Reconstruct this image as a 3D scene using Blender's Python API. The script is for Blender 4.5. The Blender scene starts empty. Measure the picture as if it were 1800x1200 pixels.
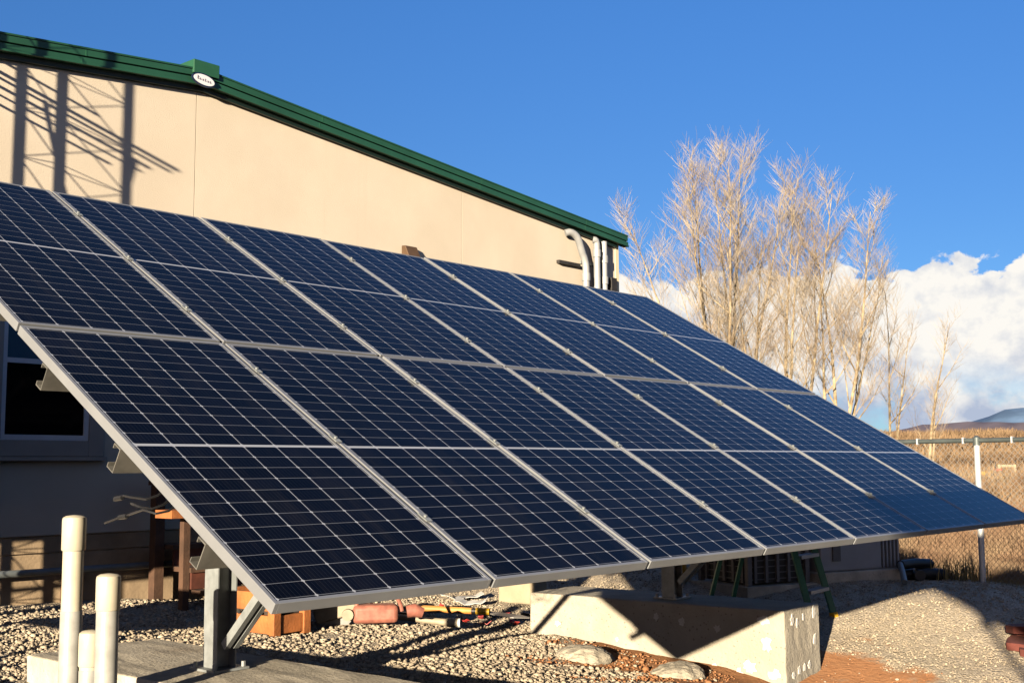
import bpy, bmesh, math, random
import numpy as np
from mathutils import Vector, Matrix

S = bpy.context.scene
COL = S.collection
R = math.radians
random.seed(7)

# ------------------------------------------------------------------ camera
cam_d = bpy.data.cameras.new("camera")
cam_d.sensor_fit = 'HORIZONTAL'
cam_d.sensor_width = 36.0
cam_d.lens = 36.0 * 2069.8 / 1800.0
cam_d.clip_start = 0.05
cam_d.clip_end = 20000
cam = bpy.data.objects.new("camera", cam_d)
COL.objects.link(cam)
right = Vector((0.66196086, -0.74952019, -0.00522578))
down = Vector((0.07469411, 0.0729024, -0.9945381))
fwd = Vector((0.74580735, 0.65795496, 0.10424328))
m = Matrix.Identity(4)
for i in range(3):
    m[i][0], m[i][1], m[i][2] = right[i], -down[i], -fwd[i]
m.translation = Vector((-2.29636, -3.01484, 0.42982))
cam.matrix_world = m
S.camera = cam

# ------------------------------------------------------------------ sun + sky
SUN_EL, SUN_AZ = 10.1, 21.3                      # light travels towards +X, swung 21.3 deg to +Y
sd = Vector((math.cos(R(SUN_EL)) * math.cos(R(SUN_AZ)), math.cos(R(SUN_EL)) * math.sin(R(SUN_AZ)), -math.sin(R(SUN_EL))))
sun_d = bpy.data.lights.new("sun", 'SUN')
sun_d.energy = 5.0
sun_d.angle = R(0.5)
sun_d.color = (1.0, 0.86, 0.66)
sun = bpy.data.objects.new("sun", sun_d)
COL.objects.link(sun)
sun.rotation_euler = sd.to_track_quat('-Z', 'Y').to_euler()
sun.location = (-20, -10, 20)

world = bpy.data.worlds.new("World")
S.world = world
world.use_nodes = True
S.view_settings.view_transform = 'Standard'
S.view_settings.look = 'None'
S.view_settings.gamma = 1.0
S.view_settings.use_curve_mapping = False
S.view_settings.exposure = 1.38
WORLD_STRENGTH = 0.05
S.cycles.diffuse_bounces = 0
S.cycles.max_bounces = 8


class NT:
    """small wrapper for wiring node trees"""
    def __init__(self, tree):
        self.t = tree
        self.t.nodes.clear()

    def n(self, kind, **kw):
        nd = self.t.nodes.new(kind)
        for k, v in kw.items():
            setattr(nd, k, v)
        return nd

    def set(self, sock, v):
        if isinstance(v, bpy.types.NodeSocket):
            self.t.links.new(v, sock)
        elif isinstance(v, (tuple, list)) and sock.type == 'RGBA' and len(v) == 3:
            sock.default_value = (*v, 1)
        else:
            sock.default_value = v

    def math(self, op, a, b=0.0, c=None, clamp=False):
        nd = self.n('ShaderNodeMath', operation=op, use_clamp=clamp)
        self.set(nd.inputs[0], a)
        self.set(nd.inputs[1], b)
        if c is not None:
            self.set(nd.inputs[2], c)
        return nd.outputs[0]

    def vmath(self, op, a, b):
        nd = self.n('ShaderNodeVectorMath', operation=op)
        self.set(nd.inputs[0], a)
        self.set(nd.inputs[1], b)
        return nd.outputs[0]

    def mix(self, f, a, b):
        nd = self.n('ShaderNodeMix', data_type='RGBA')
        self.set(nd.inputs['Factor'], f)
        self.set(nd.inputs[6], a)
        self.set(nd.inputs[7], b)
        return nd.outputs[2]

    def mult(self, a, b):
        nd = self.n('ShaderNodeMix', data_type='RGBA', blend_type='MULTIPLY')
        self.set(nd.inputs['Factor'], 1.0)
        self.set(nd.inputs[6], a)
        self.set(nd.inputs[7], b)
        return nd.outputs[2]

    def noise(self, vec, scale, detail=3.0, rough=0.55, dist=0.0):
        nd = self.n('ShaderNodeTexNoise')
        self.set(nd.inputs['Vector'], vec)
        nd.inputs['Scale'].default_value = scale
        nd.inputs['Detail'].default_value = detail
        nd.inputs['Roughness'].default_value = rough
        nd.inputs['Distortion'].default_value = dist
        return nd.outputs['Fac']

    def smooth(self, x, lo, hi):
        nd = self.n('ShaderNodeMapRange', interpolation_type='SMOOTHSTEP')
        self.set(nd.inputs['Value'], x)
        self.set(nd.inputs['From Min'], lo)
        self.set(nd.inputs['From Max'], hi)
        return nd.outputs['Result']


# world: Nishita sky with a bank of cumulus low over the horizon
w = NT(world.node_tree)
out = w.n('ShaderNodeOutputWorld')
bg = w.n('ShaderNodeBackground')
sky = w.n('ShaderNodeTexSky', sky_type='NISHITA')
sky.sun_disc = False
sky.sun_elevation = R(SUN_EL)
sky.sun_rotation = math.atan2(-sd.x, -sd.y) % (2 * math.pi)
sky.altitude = 1800
sky.air_density = 1.0
sky.dust_density = 0.15
sky.ozone_density = 3.0
geo = w.n('ShaderNodeTexCoord').outputs['Generated']
sep = w.n('ShaderNodeSeparateXYZ')
w.set(sep.inputs[0], geo)
el = w.math('MULTIPLY', w.math('ARCSINE', sep.outputs[2]), 57.2958)
azi = w.math('MULTIPLY', w.math('ARCTAN2', sep.outputs[0], sep.outputs[1]), 57.2958)
comb = w.n('ShaderNodeCombineXYZ')
w.set(comb.inputs[0], azi)
w.set(comb.inputs[1], w.math('MULTIPLY', el, 1.15))
skyv = comb.outputs[0]
lump = w.noise(skyv, 0.16, 2.0, 0.5)
puff = w.noise(skyv, 0.55, 7.0, 0.56, 0.25)
edge = w.math('ADD', w.math('MULTIPLY', w.math('SUBTRACT', lump, 0.5), 4.5), w.math('MULTIPLY', w.math('SUBTRACT', puff, 0.5), 5.2))
azwin = w.math('MULTIPLY', w.smooth(azi, 28, 48), w.math('SUBTRACT', 1.0, w.smooth(azi, 85, 110)))
top_el = w.math('SUBTRACT', w.math('MULTIPLY', w.math('SUBTRACT', w.math('ADD', 8.6, edge), w.math('MULTIPLY', w.smooth(azi, 64, 72), -0.9)), azwin), 0.2)
dens_top = w.smooth(w.math('SUBTRACT', top_el, el), -0.05, 0.32)
# blue holes low in the bank
hole_n = w.noise(w.vmath('ADD', skyv, (31.0, 7.0, 2.0)), 0.3, 6.0, 0.55, 0.3)
low = w.math('SUBTRACT', 1.0, w.smooth(el, 1.8, 5.2))
hole = w.math('MULTIPLY', w.smooth(hole_n, 0.47, 0.66), low)
dens = w.math('MULTIPLY', dens_top, w.math('SUBTRACT', 1.0, w.math('MULTIPLY', hole, 0.75)))
# sunlit tops, grey-blue bellies
tone_n = w.noise(w.vmath('ADD', skyv, (4.0, -2.0, 9.0)), 0.38, 6.0, 0.55)
tone = w.math('ADD', w.smooth(el, -1.0, 7.5), w.math('MULTIPLY', w.math('SUBTRACT', tone_n, 0.5), 4.4), clamp=True)
cloud = w.mix(tone, (3.5, 4.05, 5.2), (7.6, 7.35, 6.9))
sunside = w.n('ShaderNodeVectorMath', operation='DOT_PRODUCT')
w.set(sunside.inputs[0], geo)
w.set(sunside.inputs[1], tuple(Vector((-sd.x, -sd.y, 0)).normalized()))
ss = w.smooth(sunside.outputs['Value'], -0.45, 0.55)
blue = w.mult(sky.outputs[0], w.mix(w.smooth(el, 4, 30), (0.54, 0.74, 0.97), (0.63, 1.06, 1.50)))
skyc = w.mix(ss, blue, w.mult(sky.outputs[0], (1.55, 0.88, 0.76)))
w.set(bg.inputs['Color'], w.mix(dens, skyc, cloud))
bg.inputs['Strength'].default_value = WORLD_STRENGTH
w.t.links.new(bg.outputs[0], out.inputs['Surface'])


# ------------------------------------------------------------------ materials
MATS = {}


def mat(name, col, rough=0.7, metal=0.0, var=0.12, vscale=6.0, bump=0.0, bscale=60.0, col2=None, spec=0.5, coord='Object', dirt=0.0, streak=0.0, pits=0.0):
    if name in MATS:
        return MATS[name]
    mt = bpy.data.materials.new(name)
    mt.use_nodes = True
    t = NT(mt.node_tree)
    o = t.n('ShaderNodeOutputMaterial')
    b = t.n('ShaderNodeBsdfPrincipled')
    t.t.links.new(b.outputs[0], o.inputs[0])
    vec = t.n('ShaderNodeTexCoord').outputs[coord]
    c2 = col2 or tuple(max(0, c * (1 - 2.2 * var)) for c in col)
    f = t.smooth(t.noise(vec, vscale, 5.0, 0.6), 0.32, 0.72)
    colour = t.mix(f, c2, col)
    if dirt > 0:
        d = t.smooth(t.noise(t.vmath('ADD', vec, (9, 3, 5)), vscale * 0.35, 6.0, 0.65), 0.52, 0.75)
        colour = t.mix(t.math('MULTIPLY', d, dirt), colour, (0.16, 0.10, 0.06))
    if streak > 0:
        sv = t.vmath('MULTIPLY', vec, (2.6, 2.6, 0.16))
        sk = t.smooth(t.noise(sv, 1.6, 5.0, 0.65), 0.50, 0.78)
        blot = t.smooth(t.noise(t.vmath('ADD', vec, (3, 8, 1)), 0.55, 5.0, 0.6), 0.42, 0.70)
        colour = t.mix(t.math('MULTIPLY', t.math('MAXIMUM', sk, blot), streak), colour, tuple(c * k for c, k in zip(col, (0.72, 0.68, 0.62))))
    if pits > 0:
        pv = t.n('ShaderNodeTexVoronoi')
        pv.inputs['Scale'].default_value = 26.0
        t.set(pv.inputs['Vector'], vec)
        pm = t.math('LESS_THAN', pv.outputs['Distance'], t.math('MULTIPLY', t.noise(vec, 5.0, 2.0), 0.34))
        colour = t.mix(t.math('MULTIPLY', pm, pits), colour, tuple(c * 0.35 for c in col))
    t.set(b.inputs['Base Color'], colour)
    b.inputs['Roughness'].default_value = rough
    b.inputs['Metallic'].default_value = metal
    b.inputs['Specular IOR Level'].default_value = spec
    if bump > 0:
        bn = t.n('ShaderNodeBump')
        bn.inputs['Strength'].default_value = bump
        bn.inputs['Distance'].default_value = 0.01
        t.set(bn.inputs['Height'], t.noise(vec, bscale, 4.0, 0.6))
        t.t.links.new(bn.outputs[0], b.inputs['Normal'])
    MATS[name] = mt
    return mt


alu = mat('anodised_aluminium', (0.285, 0.29, 0.295), 0.45, 0.3, 0.06, 3.0)
galv = mat('galvanised_steel', (0.31, 0.325, 0.315), 0.5, 0.2, 0.16, 9.0, dirt=0.1)
stucco = mat('cream_stucco', (0.70, 0.605, 0.475), 0.92, 0, 0.035, 0.9, 0.22, 90.0, spec=0.15, dirt=0.05, streak=0.30)
green = mat('green_painted_trim', (0.018, 0.085, 0.045), 0.45, 0, 0.12, 2.0)
green2 = mat('green_roof_sheet', (0.022, 0.105, 0.05), 0.45, 0, 0.12, 2.0)
concrete = mat('cast_concrete', (0.50, 0.445, 0.35), 0.9, 0, 0.12, 2.4, 0.8, 45.0, spec=0.2, dirt=0.28, streak=0.45, pits=0.6)
slabcon = mat('slab_concrete', (0.60, 0.53, 0.41), 0.92, 0, 0.16, 4.0, 0.6, 50.0, spec=0.2, dirt=0.4, pits=0.4)
patchm = mat('white_plaster_patch', (0.66, 0.62, 0.54), 0.9, 0, 0.05, 20.0)
pvc = mat('cream_pvc', (0.58, 0.52, 0.39), 0.42, 0, 0.08, 5.0, dirt=0.22, streak=0.3)
pvcgrey = mat('weathered_pvc', (0.38, 0.37, 0.33), 0.5, 0, 0.12, 8.0, dirt=0.3)
conduit_m = mat('grey_conduit', (0.40, 0.40, 0.39), 0.5, 0.2, 0.08, 6.0)
winframe = mat('white_vinyl_frame', (0.74, 0.74, 0.74), 0.5, 0, 0.04, 5.0)
wood_o = mat('orange_stained_timber', (0.50, 0.165, 0.045), 0.65, 0, 0.2, 5.0, 0.4, 40.0, dirt=0.25)
wood_b = mat('brown_timber', (0.11, 0.055, 0.03), 0.8, 0, 0.2, 6.0, 0.4, 40.0)
darkmetal = mat('dark_metal', (0.05, 0.045, 0.04), 0.6, 0.3, 0.2, 8.0)
hvacgrey = mat('hvac_grey_paint', (0.30, 0.30, 0.30), 0.6, 0, 0.06, 4.0)
hvacdark = mat('condenser_brown_paint', (0.13, 0.12, 0.115), 0.6, 0, 0.1, 6.0)
black = mat('black_plastic', (0.012, 0.012, 0.013), 0.5, 0, 0.1, 6.0)
rubber = mat('black_cable', (0.02, 0.02, 0.022), 0.25, 0, 0.1, 6.0)
laddergreen = mat('green_fibreglass', (0.015, 0.13, 0.085), 0.5, 0, 0.1, 6.0)
yellow = mat('yellow_plastic', (0.72, 0.42, 0.02), 0.5, 0, 0.1, 6.0)
orangeh = mat('orange_handle', (0.62, 0.27, 0.06), 0.55, 0, 0.15, 9.0, dirt=0.35)
sawred = mat('faded_red_plastic', (0.42, 0.15, 0.10), 0.6, 0, 0.2, 14.0, dirt=0.55)
sawtan = mat('dusty_saw_guard', (0.38, 0.31, 0.21), 0.6, 0, 0.12, 9.0, dirt=0.2)
redbit = mat('red_plastic_scrap', (0.60, 0.06, 0.05), 0.5, 0, 0.1, 9.0)
whitebit = mat('white_paper_scrap', (0.75, 0.72, 0.66), 0.7, 0, 0.1, 9.0)
greybit = mat('grey_tool_steel', (0.35, 0.33, 0.30), 0.5, 0.4, 0.1, 9.0)
redstone = mat('red_sandstone', (0.17, 0.045, 0.032), 0.9, 0, 0.2, 6.0, 0.4, 40.0)
lumpcon = mat('spilled_concrete', (0.46, 0.40, 0.30), 0.95, 0, 0.15, 12.0, 0.9, 60.0, dirt=0.2)
bark = mat('pale_bark', (0.48, 0.38, 0.235), 0.9, 0, 0.22, 3.0, col2=(0.16, 0.115, 0.07), spec=0.1)
twig = mat('tan_twigs', (0.44, 0.37, 0.275), 0.9, 0, 0.2, 0.5, col2=(0.27, 0.20, 0.135), spec=0.1)
drygrass = mat('dry_grass', (0.33, 0.245, 0.15), 0.9, 0, 0.3, 0.35, col2=(0.20, 0.11, 0.065), spec=0.1)
brush_m = mat('brown_brush', (0.30, 0.20, 0.11), 0.95, 0, 0.3, 0.12, col2=(0.155, 0.10, 0.06), spec=0.05)
greygreen = mat('grey_steel_paint', (0.20, 0.22, 0.22), 0.5, 0.2, 0.1, 5.0)
fencewire = mat('fence_wire', (0.28, 0.27, 0.25), 0.55, 0.4, 0.1, 5.0)
fencepost = mat('fence_post_steel', (0.62, 0.62, 0.60), 0.5, 0.25, 0.1, 5.0)
railm = mat('fence_rail_steel', (0.11, 0.13, 0.125), 0.5, 0.3, 0.15, 5.0)
basecourse = mat('tan_base_boards', (0.46, 0.33, 0.20), 0.9, 0, 0.15, 3.0, 0.3, 40.0, dirt=0.25)
creamtrim = mat('cream_corner_trim', (0.72, 0.62, 0.40), 0.7, 0, 0.04, 3.0)
letter = mat('sign_letters', (0.22, 0.18, 0.22), 0.5, 0, 0.1, 30.0)
signwhite = mat('white_sign_enamel', (0.78, 0.78, 0.80), 0.4, 0, 0.04, 10.0)
signnavy = mat('navy_sign_border', (0.010, 0.018, 0.05), 0.4, 0, 0.04, 10.0)
beige = mat('beige_block', (0.40, 0.32, 0.21), 0.9, 0, 0.08, 6.0, 0.3, 60.0)


def glass_cells():
    mt = bpy.data.materials.new('solar_cells_under_glass')
    mt.use_nodes = True
    t = NT(mt.node_tree)
    o = t.n('ShaderNodeOutputMaterial')
    b = t.n('ShaderNodeBsdfPrincipled')
    t.t.links.new(b.outputs[0], o.inputs[0])
    sp = t.n('ShaderNodeSeparateXYZ')
    t.set(sp.inputs[0], t.n('ShaderNodeTexCoord').outputs['Object'])
    x, y = sp.outputs[0], sp.outputs[1]
    pu, pv = (1.0 - 0.048) / 6, (2.03 - 0.05 - 0.016) / 24
    u = t.math('DIVIDE', t.math('SUBTRACT', x, 0.024), pu)
    yy = t.math('SUBTRACT', t.math('ABSOLUTE', t.math('SUBTRACT', y, 1.015)), 0.008)
    v = t.math('DIVIDE', yy, pv)
    du = t.math('MULTIPLY', t.math('ABSOLUTE', t.math('SUBTRACT', u, t.math('ROUND', u))), pu)
    dv = t.math('MULTIPLY', t.math('ABSOLUTE', t.math('SUBTRACT', v, t.math('ROUND', v))), pv)
    lu = t.math('LESS_THAN', du, 0.0018)
    lv = t.math('LESS_THAN', dv, 0.0012)
    lc = t.math('LESS_THAN', yy, 0.0)
    ld = t.math('LESS_THAN', t.math('ADD', du, dv), 0.0085)
    line = t.math('MAXIMUM', t.math('MAXIMUM', lu, lv), t.math('MAXIMUM', lc, ld))
    # nine busbars across each cell
    bu = t.math('FRACT', t.math('MULTIPLY', u, 9.0))
    bb = t.math('LESS_THAN', t.math('ABSOLUTE', t.math('SUBTRACT', bu, 0.5)), 0.035)
    # slight tone change from cell to cell
    wn = t.n('ShaderNodeTexWhiteNoise', noise_dimensions='2D')
    cc = t.n('ShaderNodeCombineXYZ')
    t.set(cc.inputs[0], t.math('FLOOR', u))
    t.set(cc.inputs[1], t.math('FLOOR', t.math('DIVIDE', t.math('SUBTRACT', y, 1.015), pv)))
    t.set(wn.inputs['Vector'], cc.outputs[0])
    cell = t.mix(wn.outputs['Value'], (0.0016, 0.0022, 0.0045), (0.0036, 0.0044, 0.0085))
    cell = t.mix(t.math('MULTIPLY', bb, 0.12), cell, (0.12, 0.13, 0.15))
    linec = t.mix(t.math('MAXIMUM', t.math('MAXIMUM', lu, lc), ld), (0.17, 0.18, 0.20), (0.36, 0.375, 0.41))
    face = t.mix(line, cell, linec)
    oi = t.n('ShaderNodeObjectInfo')
    dv2 = t.n('ShaderNodeCombineXYZ')
    t.set(dv2.inputs[0], t.math('MULTIPLY', x, 7.0))
    t.set(dv2.inputs[1], t.math('MULTIPLY', y, 0.9))
    t.set(dv2.inputs[2], t.math('MULTIPLY', oi.outputs['Random'], 40.0))
    dust = t.smooth(t.noise(dv2.outputs[0], 1.3, 6.0, 0.65), 0.45, 0.85)
    t.set(b.inputs['Base Color'], t.mix(t.math('MULTIPLY', dust, 0.026), face, (0.34, 0.30, 0.25)))
    b.inputs['Roughness'].default_value = 0.12
    b.inputs['IOR'].default_value = 1.13
    t.set(b.inputs['Roughness'], t.math('ADD', 0.09, t.math('MULTIPLY', t.noise(t.n('ShaderNodeTexCoord').outputs['Object'], 3.0, 5.0), 0.10)))
    return mt


cells = glass_cells()


def window_glass(name, tint):
    mt = bpy.data.materials.new(name)
    mt.use_nodes = True
    t = NT(mt.node_tree)
    o = t.n('ShaderNodeOutputMaterial')
    b = t.n('ShaderNodeBsdfPrincipled')
    t.t.links.new(b.outputs[0], o.inputs[0])
    t.set(b.inputs['Base Color'], t.mix(t.noise(t.n('ShaderNodeTexCoord').outputs['Object'], 2.0), tint, tuple(c * 0.6 for c in tint)))
    b.inputs['Roughness'].default_value = 0.06
    b.inputs['IOR'].default_value = 1.45
    return mt


pane_dark = window_glass('dark_window_glass', (0.006, 0.006, 0.007))
pane_sky_tint = window_glass('sky_tinted_window_glass', (0.07, 0.16, 0.22))  # blue base colour carries the sky reflection and the blind


def ground_material():
    mt = bpy.data.materials.new('gravel_dirt_and_dry_field')
    mt.use_nodes = True
    t = NT(mt.node_tree)
    o = t.n('ShaderNodeOutputMaterial')
    b = t.n('ShaderNodeBsdfPrincipled')
    t.t.links.new(b.outputs[0], o.inputs[0])
    P = t.n('ShaderNodeTexCoord').outputs['Object']
    sp = t.n('ShaderNodeSeparateXYZ')
    t.set(sp.inputs[0], P)
    X, Y = sp.outputs[0], sp.outputs[1]
    vo = t.n('ShaderNodeTexVoronoi')
    vo.inputs['Scale'].default_value = 60.0
    t.set(vo.inputs['Vector'], P)
    vs = t.n('ShaderNodeSeparateXYZ')
    t.set(vs.inputs[0], vo.outputs['Color'])
    stone = t.mix(vs.outputs[0], (0.46, 0.38, 0.27), (0.66, 0.555, 0.41))
    gap = t.smooth(vo.outputs['Distance'], 0.35, 0.75)
    gravel = t.mix(t.math('MULTIPLY', gap, 0.35), stone, (0.12, 0.09, 0.06))
    big = t.noise(P, 1.3, 4.0)
    gravel = t.mix(t.math('MULTIPLY', t.smooth(big, 0.5, 0.75), 0.35), gravel, (0.30, 0.215, 0.135))
    # orange dug dirt around the right footing
    ex = t.math('DIVIDE', t.math('SUBTRACT', X, 5.55), 1.55)
    ey = t.math('DIVIDE', t.math('SUBTRACT', Y, 1.75), 1.75)
    rr = t.math('SQRT', t.math('ADD', t.math('MULTIPLY', ex, ex), t.math('MULTIPLY', ey, ey)))
    rr = t.math('ADD', rr, t.math('MULTIPLY', t.math('SUBTRACT', t.noise(P, 2.2, 6.0, 0.65), 0.5), 1.5))
    dm = t.math('SUBTRACT', 1.0, t.smooth(rr, 0.62, 0.86))
    dirtc = t.mix(t.noise(P, 9.0, 6.0, 0.65), (0.40, 0.18, 0.08), (0.62, 0.31, 0.145))
    near = t.mix(dm, gravel, dirtc)
    # dry field beyond the fence
    fm = t.smooth(t.math('ADD', X, t.math('MULTIPLY', t.math('SUBTRACT', t.noise(P, 0.8), 0.5), 1.2)), 10.0, 11.0)
    f1 = t.mix(t.smooth(t.noise(P, 0.09, 6.0, 0.6), 0.38, 0.62), (0.34, 0.23, 0.125), (0.20, 0.125, 0.07))
    f2 = t.mix(t.smooth(t.noise(P, 1.1, 6.0, 0.7), 0.45, 0.7), f1, (0.42, 0.32, 0.19))
    t.set(b.inputs['Base Color'], t.mix(fm, near, f2))
    b.inputs['Roughness'].default_value = 0.95
    b.inputs['Specular IOR Level'].default_value = 0.1
    bn = t.n('ShaderNodeBump')
    bn.inputs['Strength'].default_value = 0.6
    bn.inputs['Distance'].default_value = 0.02
    hgt = t.math('ADD', t.math('MULTIPLY', t.math('SUBTRACT', 0.7, vo.outputs['Distance']), t.math('SUBTRACT', 1.0, dm)), t.math('MULTIPLY', t.noise(P, 26.0, 5.0), 0.9))
    t.set(bn.inputs['Height'], hgt)
    t.t.links.new(bn.outputs[0], b.inputs['Normal'])
    return mt


def pebble_material():
    mt = bpy.data.materials.new('loose_pebbles')
    mt.use_nodes = True
    t = NT(mt.node_tree)
    o = t.n('ShaderNodeOutputMaterial')
    b = t.n('ShaderNodeBsdfPrincipled')
    t.t.links.new(b.outputs[0], o.inputs[0])
    g = t.n('ShaderNodeNewGeometry')
    cr = t.n('ShaderNodeValToRGB')
    t.set(cr.inputs[0], g.outputs['Random Per Island'])
    e = cr.color_ramp.elements
    e[0].position, e[0].color = 0.0, (0.25, 0.20, 0.145, 1)
    e[1].position, e[1].color = 1.0, (0.52, 0.43, 0.31, 1)
    for pos, c in ((0.25, (0.34, 0.275, 0.195, 1)), (0.5, (0.39, 0.32, 0.23, 1)), (0.75, (0.43, 0.345, 0.24, 1))):
        q = e.new(pos)
        q.color = c
    t.set(b.inputs['Base Color'], cr.outputs[0])
    b.inputs['Roughness'].default_value = 0.9
    b.inputs['Specular IOR Level'].default_value = 0.2
    return mt


# ------------------------------------------------------------------ mesh helpers
class MB:
    def __init__(self):
        self.v, self.f = [], []

    def add(self, vs, fs):
        o = len(self.v)
        self.v += [tuple(q) for q in vs]
        self.f += [tuple(i + o for i in q) for q in fs]
        return self

    def box(self, x0, x1, y0, y1, z0, z1, rz=0.0, c=None, M=None):
        vs = [Vector((x, y, z)) for z in (z0, z1) for y in (y0, y1) for x in (x0, x1)]
        if rz:
            c = Vector(c) if c else Vector(((x0 + x1) / 2, (y0 + y1) / 2, 0))
            rot = Matrix.Rotation(rz, 3, 'Z')
            vs = [rot @ (q - c) + c for q in vs]
        if M is not None:
            vs = [M @ q for q in vs]
        return self.add(vs, [(0, 2, 3, 1), (4, 5, 7, 6), (0, 1, 5, 4), (2, 6, 7, 3), (0, 4, 6, 2), (1, 3, 7, 5)])

    def prism(self, poly, axis, a, b):
        """extrude a 2-D polygon (counter-clockwise) along an axis"""
        n = len(poly)
        if axis == 'Y':
            vs = [(p[0], a, p[1]) for p in poly] + [(p[0], b, p[1]) for p in poly]
        elif axis == 'X':
            vs = [(a, p[0], p[1]) for p in poly] + [(b, p[0], p[1]) for p in poly]
        else:
            vs = [(p[0], p[1], a) for p in poly] + [(p[0], p[1], b) for p in poly]
        fs = [tuple(range(n)), tuple(range(2 * n - 1, n - 1, -1))]
        fs += [(i, i + n, (i + 1) % n + n, (i + 1) % n) for i in range(n)]
        return self.add(vs, fs)

    def tube(self, pts, rads, sides=8, cap=True, M=None):
        pts = [Vector(q) for q in pts]
        if not isinstance(rads, (list, tuple)):
            rads = [rads] * len(pts)
        vs, fs = [], []
        prev = None
        for i, q in enumerate(pts):
            d = (pts[min(i + 1, len(pts) - 1)] - pts[max(i - 1, 0)])
            if d.length < 1e-9:
                d = Vector((0, 0, 1))
            d.normalize()
            if prev is None:
                ref = Vector((0, 0, 1)) if abs(d.z) < 0.9 else Vector((1, 0, 0))
                a = d.cross(ref).normalized()
            else:
                a = (prev - d * prev.dot(d))
                a = a.normalized() if a.length > 1e-6 else d.orthogonal().normalized()
            prev = a
            b = d.cross(a)
            for k in range(sides):
                t = 2 * math.pi * k / sides
                vs.append(q + (a * math.cos(t) + b * math.sin(t)) * rads[i])
        for i in range(len(pts) - 1):
            for k in range(sides):
                k2 = (k + 1) % sides
                fs.append((i * sides + k, i * sides + k2, (i + 1) * sides + k2, (i + 1) * sides + k))
        if cap:
            fs.append(tuple(range(sides - 1, -1, -1)))
            o = (len(pts) - 1) * sides
            fs.append(tuple(range(o, o + sides)))
        if M is not None:
            vs = [M @ q for q in vs]
        return self.add(vs, fs)

    def lathe(self, prof, seg=20, M=None):
        vs, fs = [], []
        for r, z in prof:
            for k in range(seg):
                t = 2 * math.pi * k / seg
                vs.append(Vector((r * math.cos(t), r * math.sin(t), z)))
        for i in range(len(prof) - 1):
            for k in range(seg):
                k2 = (k + 1) % seg
                fs.append((i * seg + k, i * seg + k2, (i + 1) * seg + k2, (i + 1) * seg + k))
        fs.append(tuple(range(seg - 1, -1, -1)))
        o = (len(prof) - 1) * seg
        fs.append(tuple(range(o, o + seg)))
        if M is not None:
            vs = [M @ q for q in vs]
        return self.add(vs, fs)

    def build(self, name, material, parent=None, smooth=False, bevel=0.0):
        me = bpy.data.meshes.new(name)
        me.from_pydata(self.v, [], self.f)
        me.update()
        bm = bmesh.new()
        bm.from_mesh(me)
        bmesh.ops.recalc_face_normals(bm, faces=bm.faces)
        bm.to_mesh(me)
        bm.free()
        me.materials.append(material)
        if smooth:
            me.polygons.foreach_set('use_smooth', [True] * len(me.polygons))
            me.set_sharp_from_angle(angle=R(40))
        o = bpy.data.objects.new(name, me)
        COL.objects.link(o)
        if parent is not None:
            o.parent = parent
        if bevel > 0:
            md = o.modifiers.new('bevel', 'BEVEL')
            md.width = bevel
            md.segments = 2
            md.limit_method = 'ANGLE'
            md.angle_limit = R(40)
        return o


def thing(name, label, cat, loc=(0, 0, 0), rot=(0, 0, 0), group=None):
    o = bpy.data.objects.new(name, None)
    o.empty_display_size = 0.2
    COL.objects.link(o)
    o.location = loc
    o.rotation_euler = rot
    return tag(o, label, cat, group)


def tag(o, label, cat, group=None, kind=None):
    o['label'] = label
    o['category'] = cat
    if group:
        o['group'] = group
    if kind:
        o['kind'] = kind
    return o


def copy_tree(o, parent=None):
    kids = [k for k in bpy.data.objects if k.parent == o]
    c = o.copy()
    COL.objects.link(c)
    c.parent = parent
    for k in kids:
        copy_tree(k, c)
    return c


# ------------------------------------------------------------------ terrain
def sst(x, a, b):
    t = np.clip((x - a) / (b - a), 0, 1)
    return t * t * (3 - 2 * t)


def gz(x, y):
    x = np.asarray(x, float)
    y = np.asarray(y, float)
    yn = np.clip(y, -14, 9)
    z = -0.64 - 0.055 * np.clip(6.3 - yn, 0, 40) - 0.05 * np.clip(x - 2, 0, 3.4)
    z = z + 0.25 * sst(x, 5.9, 9.0)
    dist = np.sqrt((x + 2.3) ** 2 + (y + 3.0) ** 2)
    far = sst(x, 10.2, 14.0)
    # dip under the field, then a long rise to the skyline
    fld = -1.65 + 1.02 * sst(dist, 20, 52) + 3.5 * sst(dist, 48, 150) + 2.0 * sst(dist, 150, 600)
    z = z * (1 - far) + fld * far
    und = 0.012 * np.sin(x * 3.1 + y * 1.7) + 0.012 * np.sin(y * 4.3 - x * 1.2 + 1)
    # loose dirt heaped against the footing
    heap = -0.10 * np.exp(-(((x - 5.6) / 0.75) ** 2 + ((y - 1.0) / 0.8) ** 2))
    mound = 0.13 * np.exp(-(((x - 8.5) / 1.25) ** 2 + ((y - 0.9) / 1.2) ** 2))
    return z + und * (1 - far) + heap + mound


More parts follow.
